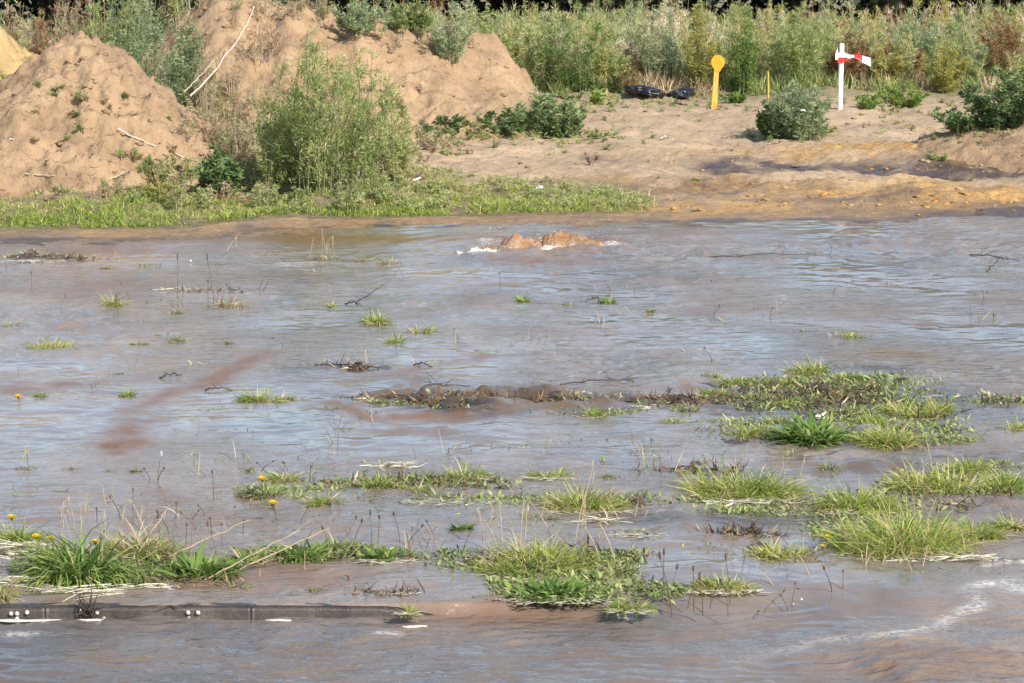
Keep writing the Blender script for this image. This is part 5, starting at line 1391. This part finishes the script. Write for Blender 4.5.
# low dry grass in front of the thicket
dg = MB(); n = 26000
px = R.uniform(395, 1150, n); d = R.uniform(49.3, 53.5, n)
xx = (px - 512) / F * d; yy = d
keep = fbm(xx * .7, yy * .7, 85, 3) > .0 - .25 * (d - 48.5) / 2
xx, yy = xx[keep], yy[keep]; n = len(xx); zz = Hg(xx, yy)
sel = fbm(xx * .5, yy * .4, 86, 2) > 0.1
for flag, m, lab in ((sel, 'straw', 'pale dry grass in front of the weed thicket'), (~sel, 'weed', 'dull green grass in front of the weed thicket')):
    mb = MB(); a, b, c = xx[flag], yy[flag], zz[flag]; q = len(a)
    mb.leaves(np.c_[a, b, c - .01], R.random(q) * 6.28, R.uniform(.8, 1.5, q), R.uniform(.1, .42, q), R.uniform(.010, .02, q), R.uniform(0, 1, q), GR, np.clip(R.normal(.55, .2, q), 0, 1), R.normal(0, .5, q))
    meta(mb.build('dry_grass', MAT[m]), lab, 'grass', kind='stuff')

# individual weeds that stand out from the thicket
for a in ((575, 84, 84, 82, 'coarse', 'deep green bushy weed at the left end of the thicket beside the sand ridge', .35, 50), (520, 78, 60, 60, 'weed', 'pale green weed just behind the end of the sand ridge', .7, 50.5),
          (618, 82, 30, 36, 'weed', 'low pale green weed left of the black bags', .7, 49.5), (742, 88, 44, 88, 'coarse', 'tall deep green weed behind the orange marker', .5, 49.8), (800, 84, 60, 78, 'weed', 'tall green weed behind the bush between the markers', .5, 50),
          (700, 84, 34, 82, 'yellow', 'tall yellow weed left of the tall deep green one', .5, 50.2), (850, 86, 50, 52, 'rust', 'reddish weed right behind the white post', .5, 50.5), (890, 84, 50, 40, 'yellow', 'orange-yellow flowering weed behind the tape tail', .8, 50.8),
          (945, 84, 56, 40, 'yellow', 'pale yellow low weed at the right front of the thicket', .5, 49.8), (1000, 84, 50, 80, 'rust', 'brownish tall weed near the right edge of the thicket', .7, 51), (660, 82, 40, 80, 'grey', 'tall grey weed in the thicket above the black bags', .8, 51),
          (915, 84, 44, 84, 'grey', 'tall grey-green weed in the right part of the thicket', .55, 51.5), (480, 50, 50, 56, 'weed', 'olive weed behind the crest of the sand ridge', .6, 48)):
    shrub('tall_weed', a[0], a[1], a[2], a[3] + 8, a[4], a[5], 'weed', 22, 12, 17, .075, .018, a[6], d=a[7], brl=.22, plume=.25, low=.03)

# ------------------------------------------------------------------ dark wood behind everything
wd = MB(); n = 60000
tx = R.uniform(-24, 26, 40); ty = R.uniform(72, 84, 40)
k = R.integers(0, 40, n)
v = R.normal(0, 1, (n, 3)); v /= np.linalg.norm(v, axis=1, keepdims=True); v *= (R.random((n, 1)) ** .3)
Pp = np.c_[tx[k] + v[:, 0] * 2.6, ty[k] + v[:, 1] * 2.6, 4.0 + v[:, 2] * 3.1]
n2 = 26000
Pq = np.c_[R.uniform(-32, 34, n2), R.uniform(84, 90, n2), R.random(n2) * 4.5]
Pp = np.concatenate([Pp, Pq]); n += n2
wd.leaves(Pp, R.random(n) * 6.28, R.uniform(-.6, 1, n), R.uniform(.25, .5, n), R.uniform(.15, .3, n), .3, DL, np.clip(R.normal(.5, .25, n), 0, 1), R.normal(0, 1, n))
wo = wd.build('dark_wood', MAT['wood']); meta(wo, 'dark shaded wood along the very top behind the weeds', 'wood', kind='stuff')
tr = MB(); q = np.linspace(0, 1, 5)
paths = np.stack([np.stack([np.full(5, a) + R.normal(0, .1, 5), np.full(5, b) + R.normal(0, .1, 5), -.2 + 5 * q], 1) for a, b in zip(tx, ty)])
tr.tubes(paths, np.linspace(.2, .08, 5)[None], .5, 8)
link_mesh('trunks', tr.mesh('trunks'), MAT['bark'], wo)['kind'] = 'stuff'


# ------------------------------------------------------------------ orange marker
def prism(outline, th, name, m, parent, bevel=.004, y0=0):
    """outline in x,z extruded along y with a small chamfer"""
    pts = np.array(outline, float); n = len(pts); c = pts.mean(0)
    inn = c + (pts - c) * (1 - bevel * 2 / max(np.ptp(pts[:, 0]), .01))
    V = [(a, y0 - th / 2, b) for a, b in inn] + [(a, y0 - th / 2 + bevel, b) for a, b in pts] + [(a, y0 + th / 2 - bevel, b) for a, b in pts] + [(a, y0 + th / 2, b) for a, b in inn]
    Fc = [[r * n + i, r * n + (i + 1) % n, (r + 1) * n + (i + 1) % n, (r + 1) * n + i] for r in range(3) for i in range(n)]
    me = bpy.data.meshes.new(name); me.from_pydata([tuple(v) for v in V], [], Fc + [list(range(n))[::-1], list(range(3 * n, 4 * n))])
    me.validate(); me.update()
    o = link_mesh(name, me, m, parent); return o


gx, gy, gz = G(714, 109)
s = F / gy
mk = empty('pipeline_marker', (gx, gy, gz), 'orange-yellow marker post with a round paddle head standing on the sand', 'marker post')
u = 1 / s
H0 = 55 * u                       # 55 px tall
prism([(-3.2 * u, -.05), (2.8 * u, -.05), (3.6 * u, .35 * H0), (4.6 * u, .72 * H0), (3.0 * u, .74 * H0), (-.2 * u, .74 * H0), (-1.0 * u, .5 * H0)], 2.5 * u, 'post', MAT['orange_pale'], mk)
hd = [(6.8 * u * math.sin(t) + 3.2 * u, 46.5 * u + 7.2 * u * math.cos(t)) for t in np.linspace(-2.3, 2.3, 26)] + [(5.0 * u, 36.5 * u), (1.6 * u, 36.5 * u)]
prism(hd[::-1], 3.4 * u, 'paddle_head', MAT['orange'], mk, .006)

gx, gy, gz = at(768, 104, 45.0); gz = float(Hg(gx, gy))
yk = empty('thin_stake', (gx, gy, gz), 'thin yellow wooden stake behind the bush, right of the orange marker', 'stake')
mb = MB(); hh = at(768, 72, 45)[2] - gz
mb.tubes([np.array([(0, 0, -.05), (.003, 0, hh * .5), (-.004, 0, hh)])], [np.array([.016, .015, .014])], .5, 4); mb.build('shaft', MAT['orange_pale'], yk)
mb = MB(); mb.tubes([np.array([(-.004, 0, hh), (-.004, 0, hh + .012)])], [np.array([.014, .004])], .5, 4); mb.build('tip', MAT['orange'], yk)

# ------------------------------------------------------------------ white post with barrier tape
gx, gy, gz = G(840, 109)
u = gy / F
wp = empty('white_post', (gx, gy, gz), 'white post with red and white barrier tape tied to its top', 'post')
mb = MB()
mb.tubes([np.array([(0, 0, -.06), (.2 * u, 0, 30 * u), (.8 * u, 0, 64 * u)])], [np.array([2.5, 2.5, 2.4]) * u], .5, 14)
mb.tubes([np.array([(.8 * u, 0, 64 * u), (.8 * u, 0, 64.7 * u), (.8 * u, 0, 65 * u)])], [np.array([2.4, 1.9, .01]) * u], .5, 14)
mb.build('post', MAT['white'], wp, smooth=True)


def ribbon(name, pts, wd_, m, tw=0.0):
    pts = np.array(pts, float) * u; k = 14
    t = np.linspace(0, len(pts) - 1, k)
    p = np.stack([np.interp(t, np.arange(len(pts)), pts[:, i]) for i in range(3)], 1)
    V = []
    for i in range(k):
        a = tw * i / k
        w = wd_[0] + (wd_[1] - wd_[0]) * i / (k - 1)
        fl = .8 * math.sin(i * 1.3)
        for j, c in enumerate((-1, -.33, .33, 1)):
            V.append((p[i, 0] + math.sin(a) * c * w * u * .5, p[i, 1] + (fl * (1 if j % 2 else -.6)) * u * .6, p[i, 2] + math.cos(a) * c * w * u * .5))
    V = np.array(V); V2 = V + np.array([0, .003, 0])
    Fq = []
    for i in range(k - 1):
        for j in range(3): Fq.append([i * 4 + j, (i + 1) * 4 + j, (i + 1) * 4 + j + 1, i * 4 + j + 1])
    n0 = len(V); Fb = [[a + n0 for a in f[::-1]] for f in Fq]
    rim = [i * 4 for i in range(k)] + [(k - 1) * 4 + j for j in (1, 2, 3)] + [i * 4 + 3 for i in range(k - 2, -1, -1)] + [2, 1]
    Fr = [[rim[i], rim[(i + 1) % len(rim)], rim[(i + 1) % len(rim)] + n0, rim[i] + n0] for i in range(len(rim))]
    mb = MB(); mb.raw(np.concatenate([V, V2]), Fq + Fb + Fr, .5)
    return mb.build(name, MAT[m], wp, smooth=False)


ribbon('tape_bow', [(-3.8, -2.8, 62), (-4.6, -2.8, 56), (-3.0, -2.8, 49)], (3.2, 4.6), 'tapewhite', 1.57)
ribbon('tape_band', [(-3.4, -2.9, 48.6), (0, -3.4, 48), (3.4, -2.9, 49.5)], (5.5, 5.5), 'tapered', 0)
ribbon('tape_band', [(-2.6, -2.9, 54), (1, -3.2, 53.6), (4, -2.9, 53)], (4.6, 4.0), 'tapewhite', 0)
ribbon('tape_tail', [(3.2, -3.0, 54), (8, -2.4, 52.2), (13, -2.4, 52.6)], (5.0, 2.6), 'tapewhite', 0)
ribbon('tape_tail', [(13, -2.3, 53), (17, -2.5, 52), (21, -2.3, 50)], (4.6, 7.0), 'tapered', 0)
ribbon('tape_tail', [(21, -2.3, 50), (25, -2.6, 48.5), (29.5, -2.2, 47)], (7.0, 8.5), 'tapewhite', 0)
ribbon('tape_tail', [(3.2, -2.6, 48.8), (7, -2.4, 49), (9.5, -2.4, 49)], (2.0, 1.0), 'tapered', 0)

# ------------------------------------------------------------------ black bags, litter, clods
for i, (px, py, w, h, lab) in enumerate(((645, 97, 33, 13, 'crumpled black plastic bag lying on the sand, left one of a pair'), (680, 98, 28, 12, 'crumpled black plastic bag lying on the sand, right one of a pair'), (695, 80, 15, 7, 'small black plastic scrap on the sand above the pair of bags'))):
    gx, gy, gz = G(px, py); u = gy / F
    o = lump('plastic_bag', (gx, gy, gz + h * u * .32), w * u * .56, w * u * .4, h * u * .42, 'blackbag', lab, 'plastic bag', amp=.32, fr=1.9, seg=56, seed=i * 7 + 1)
    o.rotation_euler = (0, .18 if i == 0 else -.15, .4 * i)
stick('bag_strap', [GZ(656, 92, .05), GZ(668, 97, .04), GZ(676, 96, .05)], .012, .01, 'blackbag', 'dark strip lying between the two black bags', 'plastic strip')
for i, (px, py, sz, lab) in enumerate(((665, 140, 9, 'torn white plastic scrap on the open sand'), (802, 112, 6, 'white scrap caught in the bush between the markers'), (826, 125, 6, 'white scrap at the right foot of the bush between the markers'),
                                      (12, 143, 5, 'tiny white scrap on the left face of the big sand heap'), (708, 92, 4, 'white scrap just left of the orange marker'), (990, 102, 6, 'pale scrap on the dark bush at the right edge'),
                                      (208, 110, 5, 'white scrap between the two sand heaps'), (415, 183, 9, 'whitish scrap in the verge grass, centre left'), (540, 190, 10, 'whitish scrap in the verge grass near the spring'), (190, 262, 5, 'small white fleck standing in the far left water'),
                                      (802, 601, 6, 'white scrap floating right of the bare stalks'), (794, 606, 4, 'tiny white scrap floating below another among the bare stalks'), (822, 418, 10, 'pale fleck on the muddy bar'), (610, 411, 10, 'pale fleck on the debris line, centre'))):
    gx, gy, gz = G(px, py) if py < 235 else (*P(px, py), max(0, float(Hg(*P(px, py)))))
    u = gy / F
    dz = {1: 6, 2: 3, 5: 10}.get(i, 0)
    if i in (1, 2, 5): gx, gy, gz = at(px, py, G(px, 138 if i < 3 else 124)[1] - .55); u = gy / F
    mb = MB(); n = 5
    mb.leaves(np.c_[R.normal(0, sz * u * .15, (n, 2)), R.uniform(0, sz * u * .2, n)], R.random(n) * 6.28, R.uniform(.1, 1.0, n), sz * u * .6, sz * u * .35, R.uniform(.3, 2, n), [.6, 1, .7, .9, .5], .5, R.normal(0, .6, n))
    meta(mb.build('litter_scrap', MAT['litter'], None, (gx, gy, gz + .01)), lab, 'litter')

# clods and pebbles on sand: uncountable
cl = MB()
def clods(n, sampler, rmin, rmax):
    pts = [sampler() for _ in range(n)]
    pa = np.array(pts); zs = Hall(pa[:, 0], pa[:, 1])
    for (x, y), z in zip(pts, zs):
        r = rmin + (rmax - rmin) * R.random() ** 3
        u = np.linspace(0, 2 * math.pi, 6, endpoint=False)
        V = np.array([(0, 0, -r * .6)] + [(r * 1.3 * math.cos(t), r * math.sin(t), 0) for t in u] + [(0, 0, r * .7)]) + R.normal(0, r * .2, (8, 3)) + (x, y, z)
        cl.raw(V, [[0, 1 + (j + 2) % 6, 1 + (j + 1) % 6, 1 + j] for j in (0, 2, 4)] + [[7, 1 + j, 1 + (j + 1) % 6, 1 + (j + 2) % 6] for j in (0, 2, 4)], .5)
clods(520, lambda: (R.uniform(A[0] - 2.6, A[0] + 2.2), R.uniform(32.6, 37)), .012, .06)
clods(260, lambda: (R.uniform(CRX[4], CRX[-1]), R.uniform(40, 44.5)), .012, .06)
clods(700, lambda: (R.uniform(-1, 9), R.uniform(33.5, 48)), .012, .05)
meta(cl.build('sand_clods', MAT['sand']), 'small clods and crumbs of sand scattered over heaps and open ground', 'clods', kind='stuff')
hl = MB(); n = 1500
a = np.concatenate([R.uniform(A[0] - 2.4, A[0] + 2.1, n), R.uniform(CRX[4], CRX[-1], n // 2), R.uniform(-1, 9, n // 2)])
b = np.concatenate([R.uniform(32.8, 36.5, n), R.uniform(40.5, 44.5, n // 2), R.uniform(34, 48, n // 2)])
kp = fbm(a * .8, b * .8, 510, 3) > -.05
a, b = a[kp], b[kp]; n = len(a); c = Hall(a, b)
hl.leaves(np.c_[a, b, c + .004], R.normal(0, .8, n) + (R.random(n) > .5) * math.pi, R.normal(-.1, .3, n), R.uniform(.03, .16, n), R.uniform(.004, .012, n), R.normal(0, .6, n), [.5, 1, .6, .2], np.clip(R.normal(.3, .25, n), 0, 1), R.normal(0, .6, n))
meta(hl.build('root_litter', MAT['brownstalk']), 'thin roots and stalk bits sticking out of the heaped sand', 'litter', kind='stuff')
# rusty lumps at the right shore
rl = MB()
MAT['rustmud'] = plain('rusty mud', (.36, .2, .07), .8, .5, 7, .6)
for i in range(220):
    a = R.uniform(660, 1060); b = R.choice([168, 197, 206]) + R.normal(0, 4)
    x, y, z = G(a, b)
    r = .006 + .028 * R.random() ** 3
    u = np.linspace(0, 2 * math.pi, 6, endpoint=False)
    V = np.array([(0, 0, -r * .6)] + [(r * 2.2 * math.cos(t), r * math.sin(t), 0) for t in u] + [(0, 0, r * .5)]) + R.normal(0, r * .4, (8, 3)) + (x, y, z)
    rl.raw(V, [[0, 1 + (j + 2) % 6, 1 + (j + 1) % 6, 1 + j] for j in (0, 2, 4)] + [[7, 1 + j, 1 + (j + 1) % 6, 1 + (j + 2) % 6] for j in (0, 2, 4)], .5)
meta(rl.build('mud_lumps', MAT['rustmud']), 'rusty lumps of mud strewn along the right shore', 'mud', kind='stuff')
